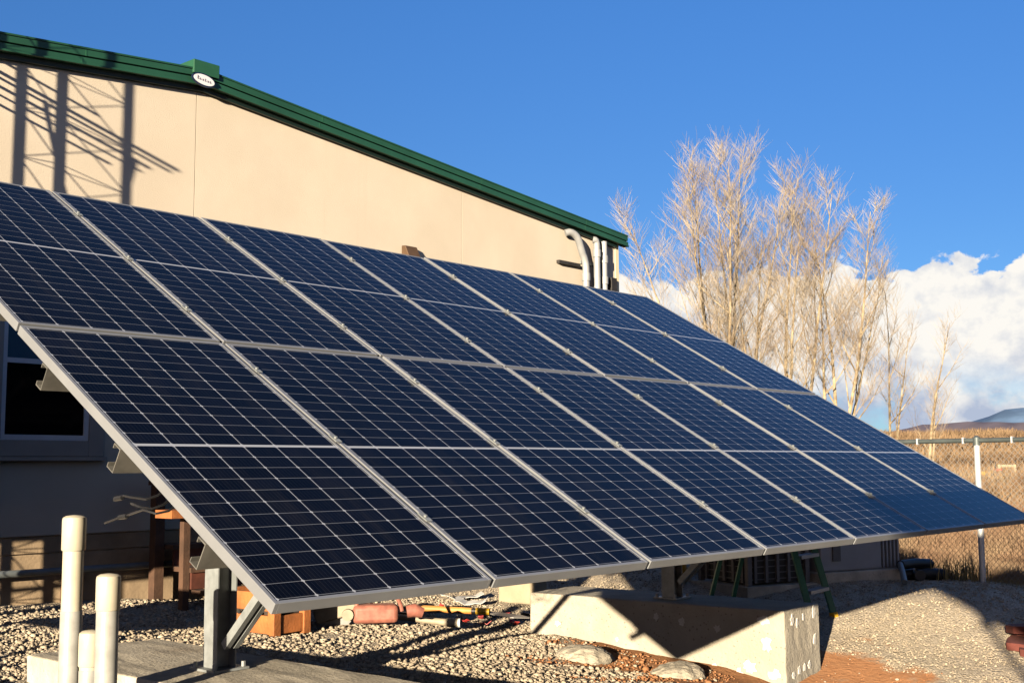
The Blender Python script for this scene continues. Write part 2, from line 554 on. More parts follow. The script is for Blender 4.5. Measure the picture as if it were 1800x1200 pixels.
def build_ground():
    def axis(lo, hi, step, far, n):
        core = np.arange(lo, hi + 1e-6, step)
        g = np.geomspace(step, far, n)
        return np.concatenate([(lo - np.cumsum(g))[::-1], core, hi + np.cumsum(g)])
    xs = axis(-4, 13, 0.12, 700, 34)
    ys = axis(-5, 8, 0.12, 700, 34)
    X, Y = np.meshgrid(xs, ys)
    rng = np.random.default_rng(3)
    Z = gz(X, Y)
    nearm = (X > -4) & (X < 12) & (Y > -5) & (Y < 8)
    Z += np.where(nearm, rng.normal(0, 0.006, Z.shape), 0)
    nx, ny = len(xs), len(ys)
    vs = np.stack([X, Y, Z], -1).reshape(-1, 3)
    idx = np.arange(nx * ny).reshape(ny, nx)
    fs = np.stack([idx[:-1, :-1], idx[:-1, 1:], idx[1:, 1:], idx[1:, :-1]], -1).reshape(-1, 4)
    me = bpy.data.meshes.new('ground')
    me.from_pydata(vs.tolist(), [], fs.tolist())
    me.materials.append(ground_material())
    me.polygons.foreach_set('use_smooth', [True] * len(me.polygons))
    o = bpy.data.objects.new('ground', me)
    COL.objects.link(o)
    tag(o, 'tan gravel yard with orange dirt, running out to a dry brown field', 'ground', kind='structure')


build_ground()


def ridge(name, label, dist, az0, az1, h0, amp, seed, col, thick):
    """a far hill range with real depth: a long ridge with sloping flanks"""
    rng = random.Random(seed)
    n = 90
    ph = [rng.uniform(0, 6.28) for _ in range(6)]
    rows = []
    for i in range(n + 1):
        a = R(az0 + (az1 - az0) * i / n)
        t = i / n * 10
        h = h0 + amp * (0.5 * math.sin(t * 0.9 + ph[0]) + 0.3 * math.sin(t * 2.1 + ph[1]) + 0.15 * math.sin(t * 5.3 + ph[2]) + 0.07 * math.sin(t * 11.7 + ph[3]))
        h *= min(1, i / 12, (n - i) / 12)
        prof = []
        for k, (dd, hh) in enumerate(((-thick, -0.1), (-thick * 0.55, 0.42), (-thick * 0.2, 0.8), (0, 1.0), (thick * 0.5, 0.6), (thick, -0.1))):
            d = dist + dd + (rng.uniform(-1, 1) * thick * 0.08 if 0 < k < 5 else 0)
            prof.append((-2.3 + d * math.sin(a), -3.0 + d * math.cos(a), 4 + h * hh))
        rows.append(prof)
    mb = MB()
    m_ = len(rows[0])
    mb.v = [q for r_ in rows for q in r_]
    mb.f = [(i * m_ + k, i * m_ + k + 1, (i + 1) * m_ + k + 1, (i + 1) * m_ + k) for i in range(n) for k in range(m_ - 1)]
    o = mb.build(name, mat(name + '_haze_tinted_scrub', col, 0.95, 0, 0.15, 0.004, spec=0.05), smooth=True)  # distance haze is mixed into the base colour
    tag(o, label, 'hills', kind='structure')


ridge('hills', 'low purple-brown hills along the horizon behind the dry field', 2200, 60, 118, 66, 9, 5, (0.27, 0.225, 0.25), 500)
ridge('mountain', 'distant mountain with blue haze painted into its colour, behind the low brown hills', 9000, 63, 125, 380, 50, 11, (0.17, 0.27, 0.42), 1800)


# ------------------------------------------------------------------ loose gravel stones
def build_pebbles(name, label, cat, material, N, clods, seed):
    rng = np.random.default_rng(seed)
    phi = (1 + 5 ** 0.5) / 2
    ico = np.array([(-1, phi, 0), (1, phi, 0), (-1, -phi, 0), (1, -phi, 0), (0, -1, phi), (0, 1, phi), (0, -1, -phi), (0, 1, -phi), (phi, 0, -1), (phi, 0, 1), (-phi, 0, -1), (-phi, 0, 1)]) / math.sqrt(1 + phi * phi)
    tri = np.array([(0, 11, 5), (0, 5, 1), (0, 1, 7), (0, 7, 10), (0, 10, 11), (1, 5, 9), (5, 11, 4), (11, 10, 2), (10, 7, 6), (7, 1, 8), (3, 9, 4), (3, 4, 2), (3, 2, 6), (3, 6, 8), (3, 8, 9), (4, 9, 5), (2, 4, 11), (6, 2, 10), (8, 6, 7), (9, 8, 1)])
    x = rng.uniform(-0.6, 10.4, N * 2)
    y = rng.uniform(-0.3, 6.2, N * 2)
    # inside the camera's wedge only, denser near it
    hx, hy = x + 2.3, y + 3.0
    r_ = (hx * 0.662 - hy * 0.7495) / (hx * 0.7458 + hy * 0.658)
    keep = (r_ > -0.52) & (r_ < 0.5)
    slab = (x > 0.9) & (x < 1.95) & (y > 1.2) & (y < 3.7)
    blk = (x > 5.3) & (x < 6.1) & (y > 1.2) & (y < 3.6)
    e = np.sqrt(((x - 5.55) / 1.55) ** 2 + ((y - 1.75) / 1.75) ** 2) + 0.25 * np.sin(x * 5.1 + y * 3.3) * np.cos(y * 4.7)
    dirt = (e < 0.78) & (rng.random(N * 2) < 0.975)
    keep &= ~slab & ~blk & ((x < 6.0) | (rng.random(N * 2) < 0.55))
    keep &= (e < 0.86) if clods else ~dirt
    x, y = x[keep][:N], y[keep][:N]
    n = len(x)
    s = np.exp(rng.normal(math.log(0.0078 if not clods else 0.0045), 0.5 if not clods else 0.6, n)).clip(0.0025, 0.024 if not clods else 0.03)
    z = gz(x, y) + s * 0.25
    s = s * (1 - 0.42 * sst(x, 4.5, 6.5))
    sc = s[:, None, None] * rng.uniform(0.65, 1.25, (n, 1, 3)) * np.array([1, 1, 0.75])
    V = ico[None] * sc * rng.uniform(0.8, 1.15, (n, 12, 1))
    a = rng.uniform(0, 6.28, n)
    ca, sa = np.cos(a)[:, None], np.sin(a)[:, None]
    V = np.stack([V[..., 0] * ca - V[..., 1] * sa, V[..., 0] * sa + V[..., 1] * ca, V[..., 2]], -1)
    V += np.stack([x, y, z], -1)[:, None, :]
    F = tri[None] + (np.arange(n) * 12)[:, None, None]
    me = bpy.data.meshes.new(name)
    me.vertices.add(n * 12)
    me.vertices.foreach_set('co', V.astype(np.float32).ravel())
    me.loops.add(n * 60)
    me.loops.foreach_set('vertex_index', F.astype(np.int32).ravel())
    me.polygons.add(n * 20)
    me.polygons.foreach_set('loop_start', np.arange(0, n * 60, 3, dtype=np.int32))
    me.polygons.foreach_set('loop_total', np.full(n * 20, 3, dtype=np.int32))
    me.update(calc_edges=True)
    me.materials.append(material)
    o = bpy.data.objects.new(name, me)
    COL.objects.link(o)
    tag(o, label, cat, kind='stuff')


build_pebbles('gravel', 'loose tan and grey gravel stones covering the yard', 'gravel', pebble_material(), 150000, False, 12)
build_pebbles('dirt_clods', 'crumbs of orange dug dirt strewn around the cream footing block', 'dirt', mat('orange_dirt', (0.40, 0.185, 0.085), 0.95, 0, 0.15, 8.0, spec=0.1), 70000, True, 31)

# ------------------------------------------------------------------ building
YW = 6.3
RX, RZ, SL = 3.85, 4.117, 0.092           # ridge x, ridge height, roof slope


def roofz(x):
    return RZ - SL * abs(x - RX)


bld = thing('building', 'cream stucco metal-roofed building with green gable trim behind the solar array', 'building', (RX, YW, -0.7))
OFF = Vector((-RX, -YW, 0.7))


def bpart(mb, name, material, parent=None, **kw):
    mb.v = [tuple(Vector(q) + OFF) for q in mb.v]
    return mb.build(name, material, parent or bld, **kw)


XL, XR = -2.72, 10.42
wall_poly = [(XL, -0.12), (XR, -0.12), (XR, roofz(XR) - 0.06), (RX, RZ - 0.06), (XL, roofz(XL) - 0.06)]
# the gable wall is three stucco bays with a thin reveal between them
joints = [XL, 3.81, 7.40, XR]
for i in range(3):
    a, b = joints[i] + (0.004 if i else 0), joints[i + 1] - (0.004 if i < 2 else 0)
    poly = [(a, -0.12), (b, -0.12), (b, roofz(b) - 0.06)]
    if a < RX < b:
        poly.append((RX, RZ - 0.06))
    poly.append((a, roofz(a) - 0.06))
    bpart(MB().prism(poly, 'Y', YW, YW + 0.06), 'wall', stucco)
bpart(MB().prism([(XL, -1.6), (XR, -1.6), (XR, roofz(XR) - 0.07), (RX, RZ - 0.07), (XL, roofz(XL) - 0.07)], 'Y', YW + 0.055, YW + 16), 'building_core', stucco)
# base course: two boards under the stucco and the concrete footing
b_ = MB()
b_.box(XL, XR, YW + 0.012, YW + 0.05, -0.262, -0.132)
b_.box(XL, XR, YW + 0.012, YW + 0.05, -0.40, -0.272)
b_.box(XL, XR, YW + 0.016, YW + 0.05, -1.5, -0.41)
bpart(b_, 'base_course', basecourse)
# roof sheet and gable trim
EL, ER = -2.85, 10.55
roof = MB().prism([(EL, roofz(EL) - 0.05), (RX, RZ - 0.05), (ER, roofz(ER) - 0.05), (ER, roofz(ER)), (RX, RZ), (EL, roofz(EL))], 'Y', 6.225, YW + 16.2)
bpart(roof, 'roof', green2)
fa = MB()
for y0, y1, t0, t1 in ((6.205, 6.29, -0.145, -0.079), (6.192, 6.22, -0.147, -0.128), (6.235, 6.29, -0.0785, -0.0635), (6.212, 6.29, -0.063, 0.012), (6.203, 6.225, -0.004, 0.014)):
    fa.prism([(EL, roofz(EL) + t0), (RX, RZ + t0), (ER, roofz(ER) + t0), (ER, roofz(ER) + t1), (RX, RZ + t1), (EL, roofz(EL) + t1)], 'Y', y0, y1)
bpart(fa, 'gable_trim', green, bevel=0.004)
sf = MB()  # near-black strip stands in for the shade line under the gable trim
t0, t1 = -0.190, -0.148
sf.prism([(XL + 0.05, roofz(XL) + t0), (RX, RZ + t0), (XR - 0.07, roofz(XR) + t0), (XR - 0.07, roofz(XR) + t1), (RX, RZ + t1), (XL + 0.05, roofz(XL) + t1)], 'Y', 6.255, 6.299)
for xs in (-1.9, 0.35, 2.6, 5.2, 7.6, 9.6):
    zz = roofz(xs)
    bpart(MB().box(xs, xs + 0.012, 6.2025, 6.2046, zz - 0.126, zz - 0.082), 'trim_seam', green2)
    bpart(MB().box(xs + 0.04, xs + 0.052, 6.2095, 6.2116, zz - 0.060, zz - 0.006), 'trim_seam', green2)
bpart(sf, 'shade_strip', mat('dark_green_shade_strip', (0.006, 0.018, 0.012), 0.5, 0, 0.1, 3.0))
bpart(MB().box(RX - 0.15, RX + 0.13, 6.185, YW + 16, RZ - 0.055, RZ + 0.075), 'ridge_vent', green2, bevel=0.006)
bpart(MB().box(XR - 0.001, XR + 0.012, YW - 0.015, YW + 0.3, -0.4, roofz(XR) - 0.06).box(XR - 0.06, XR - 0.001, YW - 0.015, YW - 0.002, -0.4, roofz(XR) - 0.06), 'corner_trim', creamtrim)

# oval sign on the gable trim
sx, sz = 3.80, 4.005


def oval(mb, cx, cz, a, b_r, y0, y1, tilt, n=28):
    pts = []
    for k in range(n):
        t = 2 * math.pi * k / n
        x, z = a * math.cos(t), b_r * math.sin(t)
        pts.append((cx + x * math.cos(tilt) - z * math.sin(tilt), cz + x * math.sin(tilt) + z * math.cos(tilt)))
    return mb.prism(pts, 'Y', y0, y1)


TILT = R(-6)
sg = bpart(oval(MB(), sx, sz, 0.128, 0.062, 6.17, 6.183, TILT), 'sign', signnavy)
bpart(oval(MB(), sx, sz, 0.112, 0.048, 6.164, 6.169, TILT), 'sign_face', signwhite, sg)
lt = MB()
for i, (h, wd) in enumerate(((0.036, 0.018), (0.018, 0.013), (0.018, 0.012), (0.026, 0.012), (0.018, 0.013), (0.020, 0.010))):
    x = sx - 0.075 + i * 0.027
    z = sz - 0.012 - (x - sx) * 0.105
    lt.box(x, x + 0.004, 6.160, 6.1635, z, z + h)
    lt.box(x + 0.0042, x + wd, 6.160, 6.1635, z, z + 0.004)
    if i in (0, 2, 4):
        lt.box(x + 0.0042, x + wd, 6.160, 6.1635, z + h * 0.5, z + h * 0.5 + 0.004)
bpart(lt, 'sign_lettering', letter, sg)

# window
WX0, WX1, WZ0, WZ1 = 2.06, 2.82, 0.65, 1.98
fr = MB()
for a in ((WX0 - 0.14, WX0, WZ0 - 0.13, WZ1 + 0.12), (WX1, WX1 + 0.14, WZ0 - 0.13, WZ1 + 0.12), (WX0, WX1, WZ0 - 0.13, WZ0), (WX0, WX1, WZ1, WZ1 + 0.12)):
    fr.box(a[0], a[1], YW - 0.03, YW - 0.001, a[2], a[3])
win = bpart(fr, 'window', mat('grey_stucco_trim', (0.40, 0.36, 0.31), 0.85, 0, 0.05, 4.0), bevel=0.004)
f2 = MB()
for a in ((WX0 + 0.002, WX0 + 0.035, WZ0 + 0.002, WZ1 - 0.002), (WX1 - 0.045, WX1 - 0.002, WZ0 + 0.002, WZ1 - 0.002), (WX0 + 0.035, WX1 - 0.045, WZ0 + 0.002, WZ0 + 0.045), (WX0 + 0.035, WX1 - 0.045, 1.275, 1.315), (WX0 + 0.035, WX1 - 0.045, WZ1 - 0.04, WZ1 - 0.002)):
    f2.box(a[0], a[1], YW - 0.022, YW - 0.002, a[2], a[3])
bpart(f2, 'window_frame', winframe, win)
bpart(MB().box(WX0 + 0.036, WX1 - 0.046, YW - 0.010, YW - 0.004, WZ0 + 0.046, 1.274), 'window_pane', pane_dark, win)
bpart(MB().box(WX0 + 0.036, WX1 - 0.046, YW - 0.012, YW - 0.004, 1.316, WZ1 - 0.041), 'window_pane', pane_sky_tint, win)['label'] = 'upper window pane with blue sky reflection and blind painted into the glass colour'
bpart(MB().box(WX0 - 0.16, WX1 + 0.16, YW - 0.05, YW - 0.001, WZ0 - 0.165, WZ0 - 0.132), 'window_sill', mat('grey_stucco_trim', (0, 0, 0)), win)

# conduits up the wall near the right corner
def arc(p0, p1, p2, n=6):
    p0, p1, p2 = Vector(p0), Vector(p1), Vector(p2)
    return [p0 * (1 - t) ** 2 + p1 * 2 * t * (1 - t) + p2 * t * t for t in [i / n for i in range(n + 1)]]


cy = YW - 0.07
top1 = [(9.27, 6.27, 3.37)] + arc((9.31, 6.24, 3.385), (9.40, 6.21, 3.38), (9.45, 6.20, 3.30)) + arc((9.57, cy, 3.14), (9.64, cy, 3.05), (9.64, cy, 2.92)) + [(9.64, cy, -0.3)]
bpart(MB().tube(top1, 0.046, 12), 'conduit', conduit_m, smooth=True)
bpart(MB().tube([(9.82, cy + 0.02, 3.36)] + arc((9.84, cy, 3.355), (9.875, cy, 3.35), (9.875, cy, 3.26)) + [(9.875, cy, -0.3)], 0.044, 12), 'conduit', conduit_m, smooth=True)
bpart(MB().tube([(10.035, cy, 3.36), (10.035, cy, -0.3)], 0.040, 12), 'conduit', conduit_m, smooth=True)
for cx, cz, r in ((9.64, 2.84, 0.055), (9.875, 3.18, 0.054), (10.035, 3.12, 0.05), (10.035, 2.84, 0.05)):
    bpart(MB().lathe([(r, -0.05), (r, 0.05)], 14, Matrix.Translation((cx, cy, cz))), 'conduit_coupling', conduit_m, smooth=True)
for bz in (3.02, 2.62):
    bpart(MB().box(9.60, 10.14, YW - 0.018, YW - 0.001, bz, bz + 0.04), 'conduit_bracket', galv)
bpart(MB().box(9.12, 9.55, YW - 0.05, YW - 0.001, 2.965, 3.005), 'strut_channel', darkmetal)
# wall lamp just above the array's top edge
lampm = mat('bronze_lamp', (0.13, 0.075, 0.04), 0.6, 0.3, 0.1, 8.0)
wl = bpart(MB().prism([(YW - 0.001, 2.60), (YW - 0.001, 2.825), (YW - 0.06, 2.82), (YW - 0.12, 2.70), (YW - 0.12, 2.60)], 'X', 6.44, 6.62), 'wall_lamp', lampm, bevel=0.008)
bpart(MB().box(6.46, 6.60, YW - 0.115, YW - 0.02, 2.575, 2.598), 'lamp_lens', pane_dark, wl)
bpart(MB().box(10.18, 10.30, YW - 0.08, YW - 0.001, 2.72, 2.90), 'junction_box', darkmetal, bevel=0.006)
# pipe along the foot of the wall
bpart(MB().tube([(-2.0, YW - 0.06, -0.385), (1.8, YW - 0.06, -0.405), (4.6, YW - 0.06, -0.43)], 0.03, 10), 'foot_pipe', greygreen, smooth=True)
for x in (1.2, 2.66, 4.1):
    bpart(MB().box(x - 0.03, x + 0.03, YW - 0.10, YW + 0.011, -0.9, -0.42), 'pipe_support', wood_b)

# ------------------------------------------------------------------ solar array
TIL = R(30.16)
L, PITCH, ML = 2.03, 1.02, 2.049
tilt = Matrix.Rotation(TIL, 4, 'X')
RAILS = (0.44, 1.08, 1.74, 2.42, 3.07, 3.71)
POSTS = ((1.44, 2.35), (5.70, 2.35))
POSTS2 = ((0.82, 2.35), (3.26, 2.35))


def on_plane(o, u, v, n=0.0, rx=0.0, ry=0.0):
    o.matrix_local = tilt @ Matrix.Translation((u, v, n)) @ Matrix.Rotation(R(rx), 4, 'X') @ Matrix.Rotation(R(ry), 4, 'Y')


def sag(p0, p1, s, n=14, wob=0.0, seed=0):
    rg = random.Random(seed)
    p0, p1 = Vector(p0), Vector(p1)
    return [p0.lerp(p1, i / n) + Vector((rg.uniform(-wob, wob), rg.uniform(-wob, wob), -4 * s * (i / n) * (1 - i / n) + rg.uniform(-wob, wob))) for i in range(n + 1)]


def solar_array(label, ncol, posts):
    arr = thing('solar_array', label, 'solar array', (0, 0, 0))


    def make_panel():
        W_, H_, T_ = 1.0, 2.03, 0.04
        lip = 0.016
        f = MB()
        f.box(0, lip, 0, H_, -T_, 0)
        f.box(W_ - lip, W_, 0, H_, -T_, 0)
        f.box(lip, W_ - lip, 0, lip, -T_, -0.0004)
        f.box(lip, W_ - lip, H_ - lip, H_, -T_, -0.0004)
        fr_ = f.build('solar_panel', alu, arr, bevel=0.0015)
        g = MB().box(lip + 0.0002, W_ - lip - 0.0002, lip + 0.0002, H_ - lip - 0.0002, -0.0065, -0.0022)
        cs = g.build('cell_sheet', cells, fr_)
        jb = MB().box(0.44, 0.56, H_ / 2 - 0.05, H_ / 2 + 0.05, -0.03, -0.0068)
        jb.build('junction_box', black, fr_)
        return fr_


    panel = make_panel()
    rp = random.Random(4)
    for v in range(2):
        for u in range(ncol):
            p_ = panel if (u, v) == (0, 0) else copy_tree(panel, arr)
            on_plane(p_, u * PITCH + 0.01, v * ML + 0.0095, rp.uniform(-0.001, 0.001), rp.uniform(-0.1, 0.1), rp.uniform(-0.12, 0.12))
    # clamps along the seams
    cl = MB().box(-0.016, 0.016, -0.03, 0.03, 0.0035, 0.008).lathe([(0.008, 0.008), (0.008, 0.016)], 6)
    clamp = cl.build('clamp', galv, arr)
    first = True
    for u in range(1, ncol):
        for v in RAILS:
            c_ = clamp if first else copy_tree(clamp, arr)
            first = False
            on_plane(c_, u * PITCH, v)
    # purlins: lipped C channels under the panels
    def purlin(v):
        a, d, th = 0.05, 0.10, 0.004
        n0 = -0.042
        mb = MB()
        x0, x1 = 0.004, ncol * PITCH - 0.004
        mb.box(x0, x1, v - a / 2, v - a / 2 + th, n0 - d, n0)
        mb.box(x0, x1, v - a / 2 + th, v + a / 2, n0 - th, n0)
        mb.box(x0, x1, v - a / 2 + th, v + a / 2, n0 - d, n0 - d + th)
        mb.box(x0, x1, v + a / 2 - th, v + a / 2, n0 - 0.02, n0 - th)
        mb.box(x0, x1, v + a / 2 - th, v + a / 2, n0 - d + th, n0 - d + 0.02)
        mb.v = [tuple(tilt @ Vector(q)) for q in mb.v]
        mb.build('purlin', mat('dull_purlin_steel', (0.20, 0.19, 0.165), 0.55, 0.3, 0.16, 9.0, dirt=0.2), arr)


    for v in RAILS:
        purlin(v)
    for px, py in posts:
        # sloping beam that carries the purlins
        bm_ = MB()
        n1 = -0.143
        bm_.box(px - 0.04, px + 0.04, 0.30, 3.95, n1 - 0.006, n1)
        bm_.box(px - 0.04, px + 0.04, 0.30, 3.95, n1 - 0.12, n1 - 0.114)
        bm_.box(px - 0.004, px + 0.004, 0.30, 3.95, n1 - 0.114, n1 - 0.006)
        bm_.v = [tuple(tilt @ Vector(q)) for q in bm_.v]
        bm_.build('beam', galv, arr)
        zt = py * math.tan(TIL) - (0.263 + 0.02) / math.cos(TIL)
        po = MB()
        po.box(px - 0.06, px - 0.053, py - 0.06, py + 0.06, -0.63, zt - 0.03)
        po.box(px + 0.053, px + 0.06, py - 0.06, py + 0.06, -0.63, zt - 0.03)
        po.box(px - 0.053, px + 0.053, py - 0.004, py + 0.004, -0.63, zt - 0.02)
        post = po.build('post', galv, arr)
        bp = MB().box(px - 0.11, px + 0.11, py - 0.11, py + 0.11, -0.629, -0.617)
        for ax in (-0.09, 0.09):
            for ay in (-0.085, 0.085):
                bp.lathe([(0.012, -0.617), (0.012, -0.59)], 6, Matrix.Translation((px + ax, py + ay, 0)))
        bp.build('base_plate', galv, post)
        # brace of twin strut channel from the post foot up to the front of the beam
        br = MB()
        p0, p1 = Vector((px, py - 0.09, -0.50)), Vector((px, 1.30, 0.43))
        d = (p1 - p0).normalized()
        q = Vector((1, 0, 0)).cross(d)
        for sx_ in (-0.045, 0.012):
            Mx = Matrix((Vector((1, 0, 0)), q, d)).transposed().to_4x4()
            Mx.translation = p0
            ln = (p1 - p0).length
            br.box(sx_, sx_ + 0.033, -0.022, 0.022, 0, 0.001, M=Mx)
            br.box(sx_, sx_ + 0.003, -0.022, 0.022, 0.001, ln, M=Mx)
            br.box(sx_ + 0.030, sx_ + 0.033, -0.022, 0.022, 0.001, ln, M=Mx)
            br.box(sx_ + 0.003, sx_ + 0.030, 0.019, 0.022, 0.001, ln, M=Mx)
        br.build('brace', galv, arr)
        # and one to the rear
        br2 = MB()
        p0, p1 = Vector((px, py + 0.09, 0.35)), Vector((px, 3.05, 1.42))
        d = (p1 - p0).normalized()
        q = Vector((1, 0, 0)).cross(d)
        Mx = Matrix((Vector((1, 0, 0)), q, d)).transposed().to_4x4()
        Mx.translation = p0
        br2.box(-0.02, 0.02, -0.02, 0.02, 0, (p1 - p0).length, M=Mx)
        br2.build('brace', galv, arr)
    # wiring hanging under the left end
    wr = MB()
    wr.tube(arc((0.95, 1.9, 0.62), (0.5, 1.35, 0.24), (0.45, 1.58, 0.30)) + [(0.45, 1.66, 0.305), (0.45, 1.74, 0.285)], 0.005, 6)
    wr.tube(arc((0.95, 1.75, 0.55), (0.5, 1.28, 0.16), (0.45, 1.50, 0.25)) + [(0.45, 1.63, 0.222), (0.45, 1.70, 0.21), (0.45, 1.81, 0.185)], 0.005, 6)
    wr.tube(arc((0.95, 1.82, 0.58), (0.55, 1.40, 0.20), (0.45, 1.53, 0.26)) + [(0.45, 1.60, 0.275)], 0.005, 6)
    for q in ((0.45, 1.70, 0.295), (0.45, 1.66, 0.216)):
        wr.tube([(q[0], q[1] - 0.03, q[2] + 0.003), (q[0], q[1] + 0.03, q[2] - 0.003)], 0.011, 8)
    wr.build('wiring', rubber, arr, smooth=True)
    return arr


solar_array('ground-mounted solar array of fourteen dark blue panels tilted on two steel posts', 7, POSTS)
# the next row of the same field, south of the camera; its shadow falls across the yard
row2 = solar_array('shorter tilted solar array in the row in front, outside the left edge of view', 4, POSTS2)
row2.location = (-4.62, -6.86, 0.0)

# ------------------------------------------------------------------ concrete footings
def footing(name, label, x0, x1, y0, y1, z0, z1, rz, material, seed):
    bm = bmesh.new()
    bmesh.ops.create_cube(bm, size=1.0)
    for v in bm.verts:
        v.co = Vector((v.co.x * (x1 - x0), v.co.y * (y1 - y0), v.co.z * (z1 - z0)))
    bmesh.ops.subdivide_edges(bm, edges=bm.edges, cuts=10, use_grid_fill=True)
    rg = random.Random(seed)
    for v in bm.verts:
        v.co += Vector((rg.uniform(-1, 1), rg.uniform(-1, 1), rg.uniform(-1, 1))) * 0.003
    me = bpy.data.meshes.new(name)
    bm.to_mesh(me)
    bm.free()
    me.materials.append(material)
    o = bpy.data.objects.new(name, me)
    COL.objects.link(o)
    o.location = ((x0 + x1) / 2, (y0 + y1) / 2, (z0 + z1) / 2)
    o.rotation_euler = (0, 0, rz)
    md = o.modifiers.new('bevel', 'BEVEL')
    md.width = 0.012
    md.segments = 2
    md.angle_limit = R(50)
    tag(o, label, 'footing')
    return o


foot_l = footing('concrete_footing', 'grey-tan concrete slab footing under the left post, beside the white pipes', 1.02, 1.86, 1.05, 3.62, -1.4, -0.632, R(0), slabcon, 1)
foot_r = footing('concrete_footing', 'tall cream concrete footing block with white plaster patches under the right post', 5.42, 6.06, 1.28, 3.56, -1.5, -0.632, R(4.5), concrete, 2)
# patched form-tie holes on the right footing (in the footing's own frame)
rg = random.Random(9)
hx, hy, hz = 0.32, 1.14, 0.434


def blob(mb, c, ax1, ax2, nrm, r1, r2, seed):
    g_ = random.Random(seed)
    n = 17
    pts = []
    for k in range(n):
        t = 2 * math.pi * k / n
        rr = g_.uniform(0.55, 1.2)
        pts.append(Vector(c) + Vector(ax1) * math.cos(t) * r1 * rr + Vector(ax2) * math.sin(t) * r2 * rr)
    nv = Vector(nrm) * 0.005
    vs = [q - nv * 0.2 for q in pts] + [q + nv for q in pts]
    fs = [tuple(range(n)), tuple(range(2 * n - 1, n - 1, -1))] + [(i, (i + 1) % n, (i + 1) % n + n, i + n) for i in range(n)]
    mb.add(vs, fs)


spots_w = [(-0.98, 0.36, .05, .035), (-1.0, 0.19, .045, .06), (-1.06, -0.02, .05, .04), (-0.86, 0.02, .06, .05), (-0.55, -0.03, .05, .05), (-0.78, -0.05, .03, .05), (-0.30, 0.30, .025, .035), (-0.08, 0.32, .03, .035), (-0.6, 0.27, .03, .03), (0.28, 0.12, .02, .02), (-0.2, -0.02, .04, .025), (0.85, 0.2, .03, .025)]
for i, (y, z, a, b2) in enumerate(spots_w):
    mb = MB()
    blob(mb, (-hx - 0.0035, y, z), (0, 1, 0), (0, 0, 1), (-1, 0, 0), a, b2, i)
    mb.build('plaster_patch', patchm, foot_r)
spots_s = [(-0.20, 0.36, .03, .04), (-0.11, 0.33, .02, .035), (0.0, 0.36, .02, .03), (0.20, 0.38, .035, .05), (0.20, 0.18, .025, .05), (-0.20, -0.03, .03, .03), (-0.10, -0.01, .025, .03), (0.0, 0.0, .025, .03), (0.09, 0.0, .025, .03)]
for i, (x, z, a, b2) in enumerate(spots_s):
    mb = MB()
    blob(mb, (x, -hy - 0.0035, z), (1, 0, 0), (0, 0, 1), (0, -1, 0), a, b2, i + 40)
    mb.build('plaster_patch', patchm, foot_r)
# footings of the second row
for k, (px, py) in enumerate(POSTS2):
    f_ = foot_l.copy()
    COL.objects.link(f_)
    f_.location = (px - 4.62, py - 6.86, (-2.3 - 0.632) / 2)
    f_.scale = (1, 1, 2.17)
    f_['label'] = ('concrete footing under the left post of the second array', 'concrete footing under the right post of the second array')[k]

# spilled concrete lumps in front of the block
def lump_obj(name, label, cat, loc, dims, material, seed, sub=4):
    bm = bmesh.new()
    bmesh.ops.create_icosphere(bm, subdivisions=sub, radius=1.0)
    g_ = random.Random(seed)
    ph = [(Vector((g_.uniform(-1, 1), g_.uniform(-1, 1), g_.uniform(-1, 1))) * 3, g_.uniform(0, 6)) for _ in range(8)]
    for v in bm.verts:
        d = sum(math.sin(v.co.dot(a) + p) for a, p in ph) * 0.05 + g_.uniform(-0.03, 0.03) + 0.05 * math.sin(v.co.x * 11 + seed) * math.sin(v.co.y * 9) 
        v.co *= 1 + d
        if v.co.z < -0.3:
            v.co.z = -0.3
        v.co = Vector((v.co.x * dims[0], v.co.y * dims[1], v.co.z * dims[2]))
    me = bpy.data.meshes.new(name)
    bm.to_mesh(me)
    bm.free()
    me.materials.append(material)
    o = bpy.data.objects.new(name, me)
    COL.objects.link(o)
    o.location = loc
    tag(o, label, cat)
    return o


def gp(x, y, dz=0.0):
    return (x, y, float(gz(x, y)) + dz)


lump_obj('concrete_lump', 'rounded grey lump of spilled concrete left of centre before the block', 'concrete lump', gp(4.72, 2.47), (0.24, 0.19, 0.095), lumpcon, 3)
lump_obj('concrete_lump', 'rounded grey lump of spilled concrete nearer the block right half', 'concrete lump', gp(4.88, 1.78), (0.22, 0.17, 0.09), lumpcon, 8)

# ------------------------------------------------------------------ capped PVC pipes
def pvc_pipe(label, x, y, top, coup):
    t = thing('plastic_pipe', label, 'pipe', (x, y, float(gz(x, y)) - 0.05), group='capped plastic pipes beside the slab')
    z0 = t.location.z
    r = 0.0468
    h = top - z0
    MB().lathe([(r, 0), (r, h - 0.03)], 28).build('pipe', pvc, t, smooth=True)
    MB().lathe([(r + 0.004, h - 0.16), (r + 0.0075, h - 0.155), (r + 0.0075, h - 0.022), (r + 0.005, h - 0.008), (r - 0.008, h), (0.01, h + 0.004)], 28).build('pipe_cap', pvc, t, smooth=True)
    MB().lathe([(r + 0.001, 0), (r + 0.003, 0.01), (r + 0.003, h - coup), (r + 0.001, h - coup + 0.004)], 28).build('pipe_sleeve', pvcgrey, t, smooth=True)
    return t


pvc_pipe('tallest of three cream capped plastic pipes, standing left of the post', 0.525, 2.215, 0.204, 0.44)
pvc_pipe('medium cream capped plastic pipe right of the tallest pipe', 0.558, 1.952, -0.053, 0.16)
pvc_pipe('shortest cream capped plastic pipe, mostly hidden behind the medium one', 0.592, 2.155, -0.325, 0.18)

